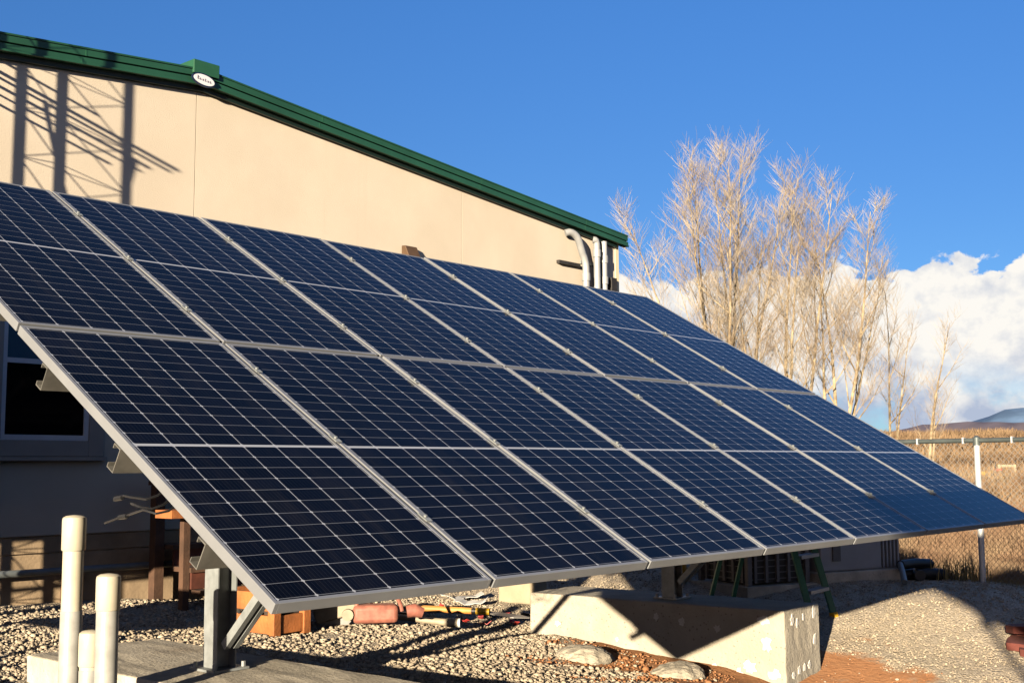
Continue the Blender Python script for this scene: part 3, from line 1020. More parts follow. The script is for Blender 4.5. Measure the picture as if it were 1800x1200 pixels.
# ------------------------------------------------------------------ lattice radio tower (left, out of view; its shadow falls on the wall)
TX, TY = 0.655, 5.55
tw = thing('lattice_tower', 'slim triangular lattice radio tower with antenna booms left of the building', 'radio tower', gp(TX, TY))
tz0 = tw.location.z
rad, th0 = 0.208, -4.0317
perp = Vector((-math.sin(R(SUN_AZ)), math.cos(R(SUN_AZ)), 0))
along = Vector((math.cos(R(SUN_AZ)), math.sin(R(SUN_AZ)), 0))
legs = [perp * rad * math.sin(th0 + k * 2 * math.pi / 3) + along * rad * math.cos(th0 + k * 2 * math.pi / 3) for k in range(3)]
TH = 8.5
for lg in legs:
    MB().tube([lg, lg + Vector((0, 0, TH))], 0.021, 10).build('leg', galv, tw, smooth=True)
lat = MB()
step = 0.40
for k in range(3):
    a, b = legs[k], legs[(k + 1) % 3]
    n = int(TH / step)
    for i in range(n):
        z0, z1 = i * step, (i + 1) * step
        lat.tube([a + Vector((0, 0, z0)), b + Vector((0, 0, z1))], 0.0042, 5)
        lat.tube([a + Vector((0, 0, z0)), b + Vector((0, 0, z0))], 0.0042, 5)
lat.build('lattice', galv, tw)
bm1 = MB()
bd = Vector((0.93, 1.01, 0)).normalized()
for h, l0, l1, r in ((4.52, -0.86, 0.85, 0.016), (4.47, -0.80, 0.8, 0.012), (4.40, -0.62, 0.85, 0.014), (4.33, -0.56, 0.8, 0.010), (4.25, -0.30, 0.8, 0.012), (4.62, -0.2, 0.85, 0.012)):
    bm1.tube([bd * l0 + Vector((0, 0, h)), bd * l1 + Vector((0, 0, h + 0.01))], r, 8)
bm1.build('antenna_boom', galv, tw)
cb = MB()
cb.tube(sag((-0.35, -0.38, 4.42), (-0.16, -0.16, 3.35), 0.16, 18), 0.010, 6)
cb.tube(sag((0.12, 0.14, 4.50), (-0.15, -0.15, 3.35), 0.20, 18), 0.010, 6)
cb.tube([(-0.15, -0.15, 3.36), (-0.15, -0.15, 0.1)], 0.011, 6)
cb.build('coax_cable', rubber, tw)

# made-up rack left of the window, added out of view to shade the lower wall
rk = thing('wall_shade_rack', 'made-up strut rack with grey cabinets, added out of view to shade the wall', 'added shade rack', gp(-0.6, 4.9))
rz0 = rk.location.z
for x in (-1.25, 0.0, 1.25):
    MB().box(x - 0.03, x + 0.03, -0.03, 0.03, -0.1, 2.62 - rz0).build('post', galv, rk)
MB().box(-1.5, -0.56, -0.05, -0.031, 0.55 - rz0, 2.5 - rz0).build('shade_panel', galv, rk)
MB().box(-0.558, 1.62, -0.05, -0.031, 0.21 - rz0, 2.5 - rz0).build('shade_panel', galv, rk)
for x in (-1.1, -0.2, 0.7):
    MB().box(x - 0.35, x + 0.35, -0.28, -0.051, 0.75 - rz0, 1.75 - rz0).build('cabinet', hvacgrey, rk, bevel=0.01)
MB().tube([(-1.4, -0.04, 0.16 - rz0), (1.5, -0.04, 0.20 - rz0)], 0.02, 8).build('conduit', conduit_m, rk)

# made-up bench added out of view to lay a shadow on the gravel
wbn = thing('shade_bench', 'made-up timber bench on thin legs, added out of view to shadow the gravel', 'shade_bench', gp(-0.2, 4.2))
MB().box(-0.34, 0.30, -0.52, 0.25, 0.52, 0.78).build('bench_top', wood_b, wbn)
for sx_ in (-0.31, 0.24):
    for sy_ in (-0.49, 0.20):
        MB().box(sx_, sx_ + 0.03, sy_, sy_ + 0.03, -0.05, 0.519).build('leg', wood_b, wbn)

# ------------------------------------------------------------------ timber things by the wall
def crate(label, loc, rz, ln, dp, ht):
    t = thing('timber_planter', label, 'planter', loc, (0, 0, rz))
    n = 2
    for i in range(n):
        z0, z1 = 0.02 + i * ht / n, (i + 1) * ht / n - 0.012
        b2 = MB()
        b2.box(-dp / 2, -dp / 2 + 0.04, -ln / 2 + 0.045, ln / 2 - 0.045, z0, z1)
        b2.box(dp / 2 - 0.04, dp / 2, -ln / 2 + 0.045, ln / 2 - 0.045, z0, z1)
        b2.box(-dp / 2 + 0.045, dp / 2 - 0.045, -ln / 2, -ln / 2 + 0.04, z0, z1)
        b2.box(-dp / 2 + 0.045, dp / 2 - 0.045, ln / 2 - 0.04, ln / 2, z0, z1)
        b2.build('plank', wood_o, t, bevel=0.004)
    for sx_ in (-1, 1):
        for sy_ in (-1, 1):
            c = (sx_ * (dp / 2 - 0.022), sy_ * (ln / 2 - 0.022))
            MB().box(c[0] - 0.035, c[0] + 0.035, c[1] - 0.035, c[1] + 0.035, 0, ht + 0.012).build('corner_post', wood_o, t, bevel=0.004)
    MB().box(-dp / 2 + 0.041, dp / 2 - 0.041, -ln / 2 + 0.041, ln / 2 - 0.041, 0.01, ht * 0.8).build('soil', mat('potting_soil', (0.06, 0.04, 0.028), 0.95, 0, 0.2, 9.0), t)
    for k in range(4):
        y = -ln / 2 + 0.16 + k * (ln - 0.32) / 3
        MB().lathe([(0.016, 0), (0.016, 0.012)], 8, Matrix.Translation((-dp / 2 - 0.012, y, ht * 0.5)) @ Matrix.Rotation(R(90), 4, 'Y')).build('bolt', darkmetal, t)
    return t


crate('orange stained timber box with bolted planks behind the left post', gp(3.30, 4.48), R(4), 0.66, 0.34, 0.33)

steps = thing('timber_steps', 'brown timber steps with a tall corner post against the shaded wall', 'steps', gp(4.25, 5.75))
z_ = steps.location.z
MB().box(-0.88, -0.79, 0.35, 0.44, 0, 1.05).build('post', wood_b, steps)
MB().box(0.80, 0.89, 0.35, 0.44, 0, 1.05).build('post', wood_b, steps)
for i, (y0, zz) in enumerate(((-0.35, 0.18), (-0.05, 0.36), (0.22, 0.54))):
    MB().box(-0.78, 0.78, y0, y0 + 0.29, zz - 0.04, zz).build('tread', wood_b, steps)
    MB().box(-0.76, 0.76, y0 + 0.02, y0 + 0.045, zz - 0.18, zz - 0.041).build('riser', mat('red_brown_timber', (0.13, 0.036, 0.018), 0.75, 0, 0.2, 6.0), steps)
MB().box(-0.9, 0.9, 0.34, 0.45, 1.052, 1.09).build('handrail', wood_b, steps)
MB().box(-1.24, -1.02, -0.46, -0.22, 0.80, 0.865).build('ledge', wood_o, steps)
MB().box(-1.06, -1.0, -0.36, -0.3, 0, 0.799).build('post', wood_b, steps)

# ------------------------------------------------------------------ tools and scrap under the array
saw = thing('cut_off_saw', 'dusty red cut-off saw with half-round tan blade guard lying on the gravel', 'saw', gp(4.14, 4.16, 0.02), (0, 0, R(-40)))
bd_ = MB().box(-0.16, 0.20, -0.10, 0.09, 0.012, 0.155)
bd_.build('body', sawred, saw, bevel=0.035, smooth=True)
gd = MB()
prof = [(-0.30 + 0.17 * math.cos(t), 0.12 + 0.17 * math.sin(t)) for t in [R(-10 + 230 * i / 14) for i in range(15)]]
gd.prism(prof, 'Y', -0.045, 0.045)
gd.build('blade_guard', sawtan, saw, bevel=0.012)
MB().lathe([(0.16, -0.003), (0.16, 0.003)], 28, Matrix.Translation((-0.30, 0.0, 0.12)) @ Matrix.Rotation(R(90), 4, 'X')).build('blade', greybit, saw)
MB().lathe([(0.045, -0.07), (0.045, 0.07)], 14, Matrix.Translation((-0.20, -0.04, 0.085)) @ Matrix.Rotation(R(90), 4, 'X')).build('hub', sawtan, saw, smooth=True)
MB().tube(arc((-0.13, -0.04, 0.15), (-0.12, -0.04, 0.25), (-0.02, -0.04, 0.25)) + arc((0.10, -0.04, 0.245), (0.21, -0.04, 0.24), (0.23, -0.04, 0.10)), 0.017, 8).build('handle', sawred, saw, smooth=True)
MB().tube([(0.27, 0, 0.09), (0.33, 0, 0.10), (0.40, 0, 0.075)], [0.05, 0.055, 0.04], 10).build('rear_grip', sawred, saw, smooth=True)

hm = thing('hammer', 'grey hammer-like tool lying between the saw and orange handle', 'hand tool', gp(4.60, 4.06, 0.03), (0, 0, R(-55)))
MB().tube([(-0.27, 0, 0.05), (0.0, 0, 0.02), (0.22, 0, 0.0)], [0.022, 0.026, 0.03], 10).build('shaft', sawtan, hm, smooth=True)
MB().tube([(0.2, 0, 0.002), (0.29, 0, 0.0)], 0.036, 12).build('head', sawtan, hm, smooth=True)
MB().tube([(0.291, 0, 0.0), (0.31, 0, 0.0)], 0.037, 12).build('end_ring', whitebit, hm, smooth=True)

lv = thing('shovel', 'orange-handled shovel lying flat on the gravel beside the beige block', 'shovel', gp(5.20, 4.42, 0.05), (0, 0, R(-62)))
MB().tube([(-0.34, 0, 0.03), (-0.2, 0, 0.032), (0.26, 0, 0.02)], [0.026, 0.03, 0.028], 10).build('handle', orangeh, lv, smooth=True)
MB().tube([(0.30, 0, 0.02), (0.42, 0, 0.016)], 0.03, 10).build('collar', yellow, lv, smooth=True)
MB().tube([(0.261, 0, 0.02), (0.299, 0, 0.019)], 0.024, 10).build('ferrule', black, lv, smooth=True)
bl = MB()
for (x0, w0, z0), (x1, w1, z1) in zip(((0.43, 0.03, 0.0), (0.50, 0.10, -0.005), (0.66, 0.105, -0.02)), ((0.50, 0.10, -0.005), (0.66, 0.105, -0.02), (0.78, 0.02, -0.03))):
    bl.add([(x0, -w0, z0), (x0, w0, z0), (x1, w1, z1), (x1, -w1, z1), (x0, -w0, z0 + 0.006), (x0, w0, z0 + 0.006), (x1, w1, z1 + 0.006), (x1, -w1, z1 + 0.006)], [(0, 1, 2, 3), (4, 7, 6, 5), (0, 4, 5, 1), (2, 6, 7, 3), (1, 5, 6, 2), (0, 3, 7, 4)])
bl.build('blade', greybit, lv)

bk = MB().box(-0.13, 0.13, -0.20, 0.20, 0, 0.28).build('concrete_block', beige, bevel=0.018)
bk.location = gp(6.38, 4.52)
bk.rotation_euler = (0, 0, R(6))
tag(bk, 'beige concrete block just left of the tall cream footing', 'block')

# scraps of red and white packaging, each its own piece
rs = random.Random(21)
def scrap(name, label, x, y, w_, d_, rz, material, curl):
    mb = MB()
    n = 6
    top, bot = [], []
    for j in range(2):
        for i in range(n + 1):
            t = i / n - 0.5
            top.append((t * w_, (j - 0.5) * d_, curl * (4 * t * t) * w_ + 0.012 + 0.01 * math.sin(i * 2.1 + j)))
    bot = [(a, b2, c - 0.004) for a, b2, c in top]
    o = len(top)
    fs = []
    for i in range(n):
        fs.append((i, i + 1, n + 1 + i + 1, n + 1 + i))
        fs.append((o + i, o + n + 1 + i, o + n + 1 + i + 1, o + i + 1))
        fs.append((i, o + i, o + i + 1, i + 1))
        fs.append((n + 1 + i, n + 2 + i, o + n + 2 + i, o + n + 1 + i))
    fs.append((0, n + 1, o + n + 1, o))
    fs.append((n, o + n, o + 2 * n + 1, 2 * n + 1))
    mb.add(top + bot, fs)
    ob = mb.build(name, material)
    ob.location = gp(x, y, 0.012)
    ob.rotation_euler = (rs.uniform(-0.1, 0.25), 0, rz)
    tag(ob, label, 'scrap')


scrap('paper_sack', 'white torn paper sack lying against the beige block', 6.05, 5.02, 0.42, 0.24, R(-40), whitebit, 0.10)
scrap('paper_sack', 'smaller white sack scrap with curled ends below the torn sack', 5.88, 4.72, 0.30, 0.14, R(-60), whitebit, 0.12)
for i, (x, y) in enumerate(((5.46, 4.72), (5.50, 4.25), (5.72, 4.22), (5.30, 4.02), (5.20, 4.18), (5.86, 3.86), (5.58, 3.92))):
    scrap('red_scrap', ('red plastic strip lying behind the white sacks', 'red plastic strip just right of the yellow shovel collar', 'red plastic strip at the foot of the beige block', 'red strip nearest the camera below the shovel handle', 'red plastic strip under the orange shovel handle', 'red strip beside the left corner of the cream footing', 'red plastic strip on the gravel between block and shovel')[i], x, y, rs.uniform(0.12, 0.22), rs.uniform(0.03, 0.06), rs.uniform(0, 3), redbit, rs.uniform(0.05, 0.15))
for i, (x, y, ww, dd, rz, mm, lb) in enumerate(((5.05, 4.72, 0.26, 0.10, 20, greybit, 'grey flat metal plate lying behind the orange shovel handle'), (5.62, 4.34, 0.24, 0.05, -70, rubber, 'black rubber strip lying below the white sacks'), (5.38, 5.05, 0.30, 0.12, -15, beige, 'tan cardboard piece behind the shovel under the panels'), (5.95, 4.12, 0.22, 0.09, 50, sawtan, 'tan cardboard scrap in front of the beige block'))):
    scrap('flat_scrap', lb, x, y, ww, dd, R(rz), mm, 0.05)
scrap('wood_offcut', 'pale wood offcut beneath the low edge, left of the sacks', 5.05, 5.15, 0.30, 0.08, R(-30), beige, 0.02)
scrap('wood_offcut', 'orange-brown wood offcut further left beneath the panel edge', 4.62, 4.98, 0.18, 0.09, R(-10), wood_o, 0.05)

# ------------------------------------------------------------------ equipment at the right
hv = thing('hvac_unit', 'large grey box-shaped heating and cooling unit behind the block in shadow', 'air unit', gp(9.30, 2.78), (0, 0, R(-20)))
MB().box(-0.55, 0.28, -0.45, 0.45, 0.08, 1.15).build('cabinet', hvacgrey, hv, bevel=0.012)
rb = MB().box(0.282, 0.55, -0.42, 0.42, 0.08, 1.15)
for k in range(5):
    x = 0.30 + k * 0.052
    rb.box(x, x + 0.022, -0.45, -0.4202, 0.09, 1.14)
rb.build('ribbed_coil', hvacgrey, hv)
MB().box(-0.62, 0.62, -0.52, 0.52, -0.1, 0.078).build('pad', slabcon, hv, bevel=0.01)
MB().box(-0.40, -0.30, -0.47, -0.452, 0.18, 0.40).build('access_cover', hvacdark, hv)

ac = thing('condenser', 'brown louvred air conditioning condenser left of the grey unit', 'air conditioner', gp(8.30, 3.12), (0, 0, R(-20)))
MB().box(-0.34, 0.34, -0.34, 0.34, 0.06, 0.80).build('cabinet', mat('condenser_core', (0.02, 0.02, 0.02), 0.7, 0, 0.1, 6), ac)
for sx_ in (-1, 1):
    for sy_ in (-1, 1):
        MB().box(sx_ * 0.365 - 0.025, sx_ * 0.365 + 0.025, sy_ * 0.365 - 0.025, sy_ * 0.365 + 0.025, 0.04, 0.82).build('corner_post', hvacdark, ac)
lvr = MB()
for k in range(5):
    c = -0.28 + k * 0.14
    lvr.box(c - 0.016, c + 0.016, -0.375, -0.345, 0.06, 0.80)
    lvr.box(-0.375, -0.345, c - 0.016, c + 0.016, 0.06, 0.80)
for k in range(12):
    z = 0.09 + k * 0.06
    lvr.box(-0.34, 0.34, -0.362, -0.347, z, z + 0.008)
    lvr.box(-0.362, -0.347, -0.34, 0.34, z, z + 0.008)
lvr.build('louvre', hvacdark, ac)
MB().box(-0.39, 0.39, -0.39, 0.39, 0.822, 0.86).build('top_cover', hvacdark, ac)
MB().box(-0.45, 0.45, -0.45, 0.45, -0.12, 0.038).build('pad', slabcon, ac)

# A-frame stepladder
ld = thing('stepladder', 'green fibreglass stepladder standing behind the cream footing block', 'ladder', gp(7.17, 1.78))
lean = Vector((-0.1, 1.0, 0)).normalized() * 0.27
wv = Vector((1, 0.1, 0)).normalized() * 0.25
hgt = 1.75
for s_, nm in ((-1, 'rail'), (1, 'rail')):
    a = wv * s_
    b = a * 0.72 + lean * hgt + Vector((0, 0, hgt))
    q = (b - a)
    mb = MB()
    mb.tube([a, b], 0.034, 4)
    mb.build('rail', laddergreen, ld)
    MB().tube([a + Vector((0, 0, -0.02)), a + q * 0.045], 0.042, 6).build('foot', yellow, ld)
    c = a + Vector((-0.1, 1.0, 0)) * 1.0
    MB().tube([c, a * 0.72 + lean * hgt + Vector((0, 0.05, hgt - 0.02))], 0.024, 4).build('rear_rail', laddergreen, ld)
    MB().tube([c + Vector((0, 0, -0.02)), c + Vector((0, 0, 0.07))], 0.034, 6).build('foot', yellow, ld)
for k in range(1, 6):
    z = k * 0.29
    f = 1 - 0.28 * z / hgt
    ctr = lean * z + Vector((0, 0, z))
    rot = math.atan2(wv.y, wv.x)
    Mx = Matrix.Translation(ctr) @ Matrix.Rotation(rot, 4, 'Z')
    MB().box(-0.25 * f + 0.03, 0.25 * f - 0.03, -0.045, 0.045, -0.02, 0.008, M=Mx).build('step', alu, ld)
MB().box(-0.2, 0.2, -0.12, 0.14, hgt, hgt + 0.03, M=Matrix.Translation(lean * hgt)).build('top_cap', yellow, ld)

# orange and yellow cone-like pad left of the condenser
cn = thing('water_jug', 'orange and yellow water jug in shadow between post and condenser', 'jug', gp(8.0, 3.85))
MB().lathe([(0.10, 0.0), (0.115, 0.02), (0.115, 0.20), (0.10, 0.24)], 18).build('jug_body', yellow, cn, smooth=True)
MB().lathe([(0.105, 0.241), (0.11, 0.25), (0.10, 0.29), (0.04, 0.30)], 18).build('jug_lid', orangeh, cn, smooth=True)

# black drainpipe offcuts in a heap by the fence
hs = [((9.55, 1.92, 0.06), (10.0, 2.22, 0.07), 0.055, black, 'black drainpipe offcut at the bottom of the heap by the fence'),
      ((9.45, 2.08, 0.16), (9.95, 1.98, 0.17), 0.05, black, 'black drainpipe offcut on top of the heap by the fence'),
      ((9.60, 2.12, 0.05), (9.98, 1.86, 0.06), 0.06, black, 'black drainpipe offcut lying across the bottom one'),
      ((9.02, 1.86, 0.03), (9.44, 2.08, 0.17), 0.03, greygreen, 'grey pipe leaning onto the heap of black drainpipes')]
for a, b, r, mm, lb in hs:
    o = MB().tube([gp(a[0], a[1], a[2]), tuple((Vector(gp(a[0], a[1], a[2])) + Vector(gp(b[0], b[1], b[2]))) / 2 + Vector((0, 0, 0.012))), gp(b[0], b[1], b[2])], r, 12).build('drainpipe', mm, smooth=True)
    tag(o, lb, 'drainpipe', 'drainpipe offcuts by the fence')

# red sandstone slabs at the right edge
for i, (x, y, z, rz, sx_, sy_) in enumerate(((7.42, 0.20, 0.028, 12, 0.25, 0.18), (7.72, 0.17, 0.03, -30, 0.27, 0.19), (7.56, 0.24, 0.088, 25, 0.22, 0.16), (7.26, 0.03, 0.028, 40, 0.22, 0.17))):
    pts = [(math.cos(t) * sx_ * rs.uniform(0.75, 1.1), math.sin(t) * sy_ * rs.uniform(0.75, 1.1)) for t in [2 * math.pi * k / 8 for k in range(8)]]
    o = MB().prism(pts, 'Z', -0.03, 0.03).build('sandstone_slab', redstone, bevel=0.006)
    o.location = gp(x, y, z)
    o.rotation_euler = (R(rs.uniform(-5, 5)), R(rs.uniform(-5, 5)), R(rz))
    tag(o, ('flat red sandstone slab at the left end of the pile', 'flat red sandstone slab at the far right of the pile', 'red sandstone slab lying on top of the pile', 'red sandstone slab nearest the camera on lit gravel')[i], 'stone slab', 'red sandstone slabs at the right edge')

# ------------------------------------------------------------------ chain-link fence
fdir = Vector((0.15, 1.0, 0)).normalized()
f0 = Vector((9.9, 1.42, 0))
fence = thing('chain_link_fence', 'grey chain-link fence with top rail along the right side of the yard', 'fence', (9.9, 1.42, -1.0))
FT = 0.655


def fpt(s, z):
    q = f0 + fdir * s
    return Vector((q.x - 9.9, q.y - 1.42, z + 1.0))


S0, S1 = -9.0, 4.8
MB().tube([fpt(S0, FT), fpt(S1, FT)], 0.024, 12).build('top_rail', railm, fence, smooth=True)
for s in (-9, -6, -3, 0, 3, 4.8):
    q = f0 + fdir * s
    zb = float(gz(q.x, q.y))
    pm = MB().lathe([(0.03, zb - 0.2 + 1.0), (0.03, FT - 0.03 + 1.0)], 14, Matrix.Translation((q.x - 9.9, q.y - 1.42, 0)))
    po = pm.build('fence_post', fencepost, fence, smooth=True)
    MB().lathe([(0.036, FT - 0.05 + 1.0), (0.036, FT + 0.03 + 1.0), (0.01, FT + 0.05 + 1.0)], 14, Matrix.Translation((q.x - 9.9, q.y - 1.42, 0))).build('post_cap', railm, po, smooth=True)
tie = MB()
k = S0 + 0.3
while k < S1:
    c = fpt(k, FT)
    tie.box(c.x - 0.03, c.x + 0.03, c.y - 0.008, c.y + 0.008, c.z - 0.032, c.z + 0.032)
    k += 0.52
tie.build('wire_tie', fencepost, fence)
mesh = MB()
ZB = -1.32
H = FT - 0.02 - ZB
nrm = Vector((fdir.y, -fdir.x, 0))
pitch = 0.062
k = S0 - H
i = 0
while k < S1:
    for sgn in (1, -1):
        a, b = k, k + H
        z0, z1 = (ZB, ZB + H) if sgn > 0 else (ZB + H, ZB)
        if a < S0:
            z0 += (S0 - a) * sgn
            a = S0
        if b > S1:
            z1 -= (b - S1) * sgn
            b = S1
        off = nrm * (0.002 * sgn)
        mesh.tube([fpt(a, z0) + off, fpt(b, z1) + off], 0.0020, 3, cap=False)
    k += pitch
mesh.build('wire_mesh', fencewire, fence)

# ------------------------------------------------------------------ bare trees
def limb(mb, p, d, ln, r, rng, segs, sides, up=0.25, wob=0.16, taper=0.35):
    pts, rads = [p.copy()], [r]
    d = d.normalized()
    for i in range(segs):
        d = (d + Vector((rng.uniform(-1, 1), rng.uniform(-1, 1), rng.uniform(-0.6, 1))) * wob + Vector((0, 0, up / segs))).normalized()
        p = p + d * (ln / segs)
        pts.append(p.copy())
        rads.append(r * (1 - (1 - taper) * (i + 1) / segs))
    mb.tube(pts, rads, sides, cap=False)
    return pts, rads


def at(pts, t):
    f = t * (len(pts) - 1)
    i = min(int(f), len(pts) - 2)
    return pts[i].lerp(pts[i + 1], f - i), (pts[i + 1] - pts[i]).normalized()


def tree(label, x, y, h, stems, spread, seed, nb=22, nt=8, nq=5, r0=0.075):
    rng = random.Random(seed)
    z = float(gz(x, y))
    t = thing('bare_tree', label, 'tree', (x, y, z - 0.1), group='bare trees beyond the fence')
    tr, cr = MB(), MB()
    for (lx, ly, hf, bz) in stems:
        d = Vector((lx, ly, 1)).normalized()
        trunk, rads = limb(tr, Vector((lx * bz, ly * bz, 0)), d, h * hf, r0 * (0.75 + 0.35 * hf), rng, 12, 8, up=0.35, wob=0.055, taper=0.1)
        for k in range(nb):
            u = 0.32 + 0.66 * (k + rng.random()) / nb
            p, td = at(trunk, u)
            a = rng.uniform(0, 2 * math.pi)
            side = Vector((math.cos(a), math.sin(a), 0))
            ang = rng.uniform(0.45, 0.95)
            ln = spread * h * hf * (0.16 + 0.5 * math.sin(math.pi * min(1.0, 0.12 + u))) * rng.uniform(0.6, 1.25) + 0.4
            big = k % 4 == 0
            if big:
                ln *= 1.35
            b, br_ = limb(tr if big else cr, p, td * math.cos(ang) + side * math.sin(ang), ln, (0.030 if big else 0.012) * (1.1 - 0.6 * u), rng, 6, 5, up=0.62, wob=0.10, taper=0.2)
            for j in range(nt + (4 if big else 0)):
                q, qd = at(b, rng.uniform(0.3, 1.0))
                a2 = rng.uniform(0, 2 * math.pi)
                s2 = Vector((math.cos(a2), math.sin(a2), 0.15))
                tl = rng.uniform(0.45, 1.15) * (0.55 + 0.10 * h * (1 - u))
                tw_, _ = limb(cr, q, qd + s2 * rng.uniform(0.65, 1.35), tl, 0.0056, rng, 4, 3, up=0.38, wob=0.16, taper=0.45)
                for _ in range(nq):
                    g0, gd_ = at(tw_, rng.uniform(0.1, 1.0))
                    a3 = rng.uniform(0, 2 * math.pi)
                    limb(cr, g0, gd_ + Vector((math.cos(a3), math.sin(a3), 0.1)) * rng.uniform(0.5, 1.2), rng.uniform(0.2, 0.6), 0.0038, rng, 2, 3, up=0.25, wob=0.2, taper=0.5)
    tr.build('trunk', bark, t, smooth=True)
    cr.build('crown', twig, t)


# stems: lean x, lean y, share of the height, spread at the foot
def fan(*st):
    # lean to the right of the row, lean away, share of the height, offset at the foot
    return [(0.76 * a + 0.75 * b, -0.86 * a + 0.66 * b, h, o) for a, b, h, o in st]


tree('tall bare tree nearest the building, wide spreading pale twigs', 29.9, 15.9, 11.4, fan((-0.235, 0.05, 0.86, 0.6), (-0.18, -0.08, 0.95, 0.5), (-0.13, 0.06, 1.0, 0.6), (-0.08, -0.05, 0.96, 0.4)), 0.24, 3)
tree('tall bare tree with straight tan trunk, second from the building', 30.25, 16.2, 11.5, fan((-0.02, 0.03, 1.0, 0.2), (0.03, -0.06, 0.98, 0.4), (0.09, 0.05, 0.92, 0.4), (0.14, 0.0, 0.80, 0.3)), 0.24, 14)
tree('forked bare tree with two pale trunks in the middle of the row', 30.5, 14.8, 10.8, fan((-0.07, 0.05, 0.74, 0.4), (0.04, -0.04, 0.86, 0.3), (0.11, 0.06, 1.0, 0.4), (0.17, -0.04, 0.95, 0.4)), 0.24, 25)
tree('leaning bare tree with several stems, right of the forked tree', 32.4, 14.2, 10.4, fan((0.02, -0.05, 0.80, 0.4), (0.08, 0.05, 0.97, 0.4), (0.13, -0.06, 0.92, 0.5), (0.19, 0.04, 0.74, 0.6)), 0.24, 36)
tree('slender sparse bare tree at the right of the row', 40.0, 15.6, 7.6, ((0.02, -0.03, 1.0, 0), (0.14, -0.12, 0.8, 0.2)), 0.22, 47, nb=13, nt=5, nq=3, r0=0.06)
tree('thin lone bare tree rising above the fence rail', 45.0, 16.2, 7.0, ((0.0, 0.0, 1.0, 0), (0.12, -0.12, 0.6, 0.2)), 0.22, 58, nb=12, nt=5, nq=3, r0=0.07)

# ------------------------------------------------------------------ dry grass and brush beyond the fence
def blades(name, label, cat, material, n, region, hrange, wid, seed, lean=0.5, clump=1):
    rng = np.random.default_rng(seed)
    pts = region(rng, n)
    x, y, s = pts
    n = len(x)
    z = gz(x, y)
    h = rng.uniform(*hrange, n) * s
    a = rng.uniform(0, 2 * np.pi, n)
    lx, ly = np.cos(a) * h * lean * rng.random(n), np.sin(a) * h * lean * rng.random(n)
    b = rng.uniform(0, 2 * np.pi, n)
    wx, wy = np.cos(b) * wid * s, np.sin(b) * wid * s
    V = np.stack([np.stack([x - wx, y - wy, z - 0.02], -1), np.stack([x + wx, y + wy, z - 0.02], -1),
                  np.stack([x + lx * 0.4 + wx * .7, y + ly * 0.4 + wy * .7, z + h * 0.6], -1), np.stack([x + lx * 0.4 - wx * .7, y + ly * 0.4 - wy * .7, z + h * 0.6], -1),
                  np.stack([x + lx, y + ly, z + h], -1)], 1).reshape(-1, 3)
    base = np.arange(n) * 5
    me = bpy.data.meshes.new(name)
    quads = np.stack([base, base + 1, base + 2, base + 3], -1)
    tris = np.stack([base + 3, base + 2, base + 4], -1)
    me.from_pydata(V.tolist(), [], quads.tolist() + tris.tolist())
    me.materials.append(material)
    o = bpy.data.objects.new(name, me)
    COL.objects.link(o)
    tag(o, label, cat, kind='stuff')


def reg_near(rng, n):
    d = 17.2 + 30 * rng.random(n) ** 1.6
    r_ = rng.uniform(0.30, 0.47, n)
    x = -2.3 + d * (0.7495 + 0.662 * r_)
    y = -3.0 + d * (0.658 - 0.7495 * r_)
    ok = x > 10.15 + 0.15 * (y - 1.42)
    return x[ok], y[ok], (0.8 + 0.02 * (d[ok] - 12)) * (0.55 + 0.9 * (0.5 + 0.5 * np.sin(x[ok] * 1.3 + 2 * np.sin(y[ok] * 0.9))))


def reg_far(rng, n):
    d = 34 + 120 * rng.random(n) ** 1.2
    r_ = rng.uniform(0.22, 0.47, n)
    x = -2.3 + d * (0.7458 + 0.662 * r_)
    y = -3.0 + d * (0.658 - 0.7495 * r_)
    cl_ = np.sin(x * 0.31 + 1.7 * np.sin(y * 0.23)) * np.cos(y * 0.27 + 0.5)
    ok = rng.random(n) < 0.25 + 0.75 * (cl_ > 0.2)
    return x[ok], y[ok], 0.7 + 0.011 * d[ok] + 0.35 * (cl_[ok] > 0.3)


blades('dry_grass', 'tan and rust dry grass standing just beyond the fence', 'grass', drygrass, 60000, reg_near, (0.25, 0.55), 0.007, 5)
blades('brush', 'brown brush covering the rising field far beyond the fence', 'brush', brush_m, 60000, reg_far, (0.25, 0.65), 0.035, 6, lean=0.9)


def reg_fence(rng, n):
    s = rng.uniform(-4.5, 3.2, n)
    o_ = rng.normal(0.12, 0.13, n)
    x, y = 9.9 + 0.148 * s + o_, 1.42 + 0.989 * s
    return x, y, 0.4 + 0.8 * (np.sin(s * 5.1) * np.sin(s * 2.3 + 1) > 0.1)


blades('weeds', 'dry greenish weeds growing along the foot of the fence', 'weeds', mat('dry_weeds', (0.38, 0.30, 0.14), 0.9, 0, 0.25, 1.5, col2=(0.18, 0.15, 0.06), spec=0.1), 2600, reg_fence, (0.08, 0.26), 0.005, 8)

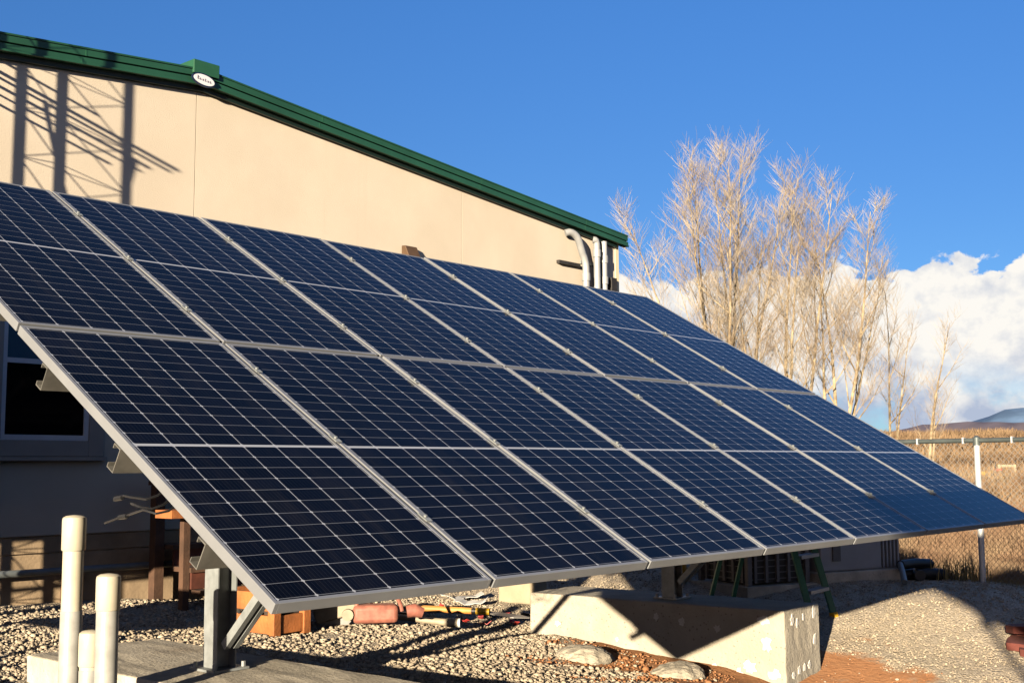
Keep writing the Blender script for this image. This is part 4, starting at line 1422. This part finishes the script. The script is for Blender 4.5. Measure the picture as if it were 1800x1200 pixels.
# yellow marker sign half hidden behind the array's sloping edge
ys = thing('marker_sign', 'small yellow marker sign on a post between the bare trees', 'sign', gp(24.6, 12.05))
MB().tube([(0, 0, -0.1), (0, 0, 3.6)], 0.025, 8).build('post', galv, ys)
MB().box(-0.05, -0.026, -0.15, 0.15, 3.40, 3.68, rz=R(-8)).build('sign_plate', yellow, ys, bevel=0.01)

# far yellow tractor in the field, with a white gate frame beside it
tq = thing('tractor', 'small yellow tractor parked far off in the brown field', 'tractor', gp(48.8, 15.1), (0, 0, R(-50)))
tq.scale = (0.62, 0.62, 0.62)
MB().box(-0.9, 0.1, -0.35, 0.35, 0.55, 1.05).build('hood', yellow, tq, bevel=0.05)
MB().box(0.12, 0.75, -0.42, 0.42, 0.45, 0.85).build('seat_deck', darkmetal, tq, bevel=0.03)
MB().box(0.45, 0.8, -0.25, 0.25, 0.86, 1.25).build('seat', redbit, tq, bevel=0.03)
for x, r in ((-0.65, 0.32), (0.5, 0.55)):
    for s_ in (-0.52, 0.52):
        wv_ = MB().lathe([(r * 0.5, -0.12), (r, -0.10), (r, 0.10), (r * 0.5, 0.12)], 18, Matrix.Translation((x, s_, r)) @ Matrix.Rotation(R(90), 4, 'X')).build('wheel', black, tq)
        MB().lathe([(r * 0.48, -0.13), (r * 0.48, 0.13)], 14, Matrix.Translation((x, s_, r)) @ Matrix.Rotation(R(90), 4, 'X')).build('rim', yellow, wv_)
MB().tube([(0.3, -0.4, 0.86), (0.3, -0.4, 1.7), (0.3, 0.4, 1.7), (0.3, 0.4, 0.86)], 0.03, 6).build('roll_bar', darkmetal, tq)
gt = thing('gate_frame', 'pale open gate frame standing in the field right of the tractor', 'gate', gp(49.2, 14.5), (0, 0, R(-50)))
gt.scale = (0.6, 0.6, 0.75)
for s_ in (-0.55, 0.55):
    MB().box(s_ - 0.08, s_ + 0.08, -0.08, 0.08, -0.2, 1.25).build('gate_post', beige, gt)
MB().box(-0.47, 0.47, -0.06, 0.06, 1.1, 1.24).build('lintel', beige, gt)
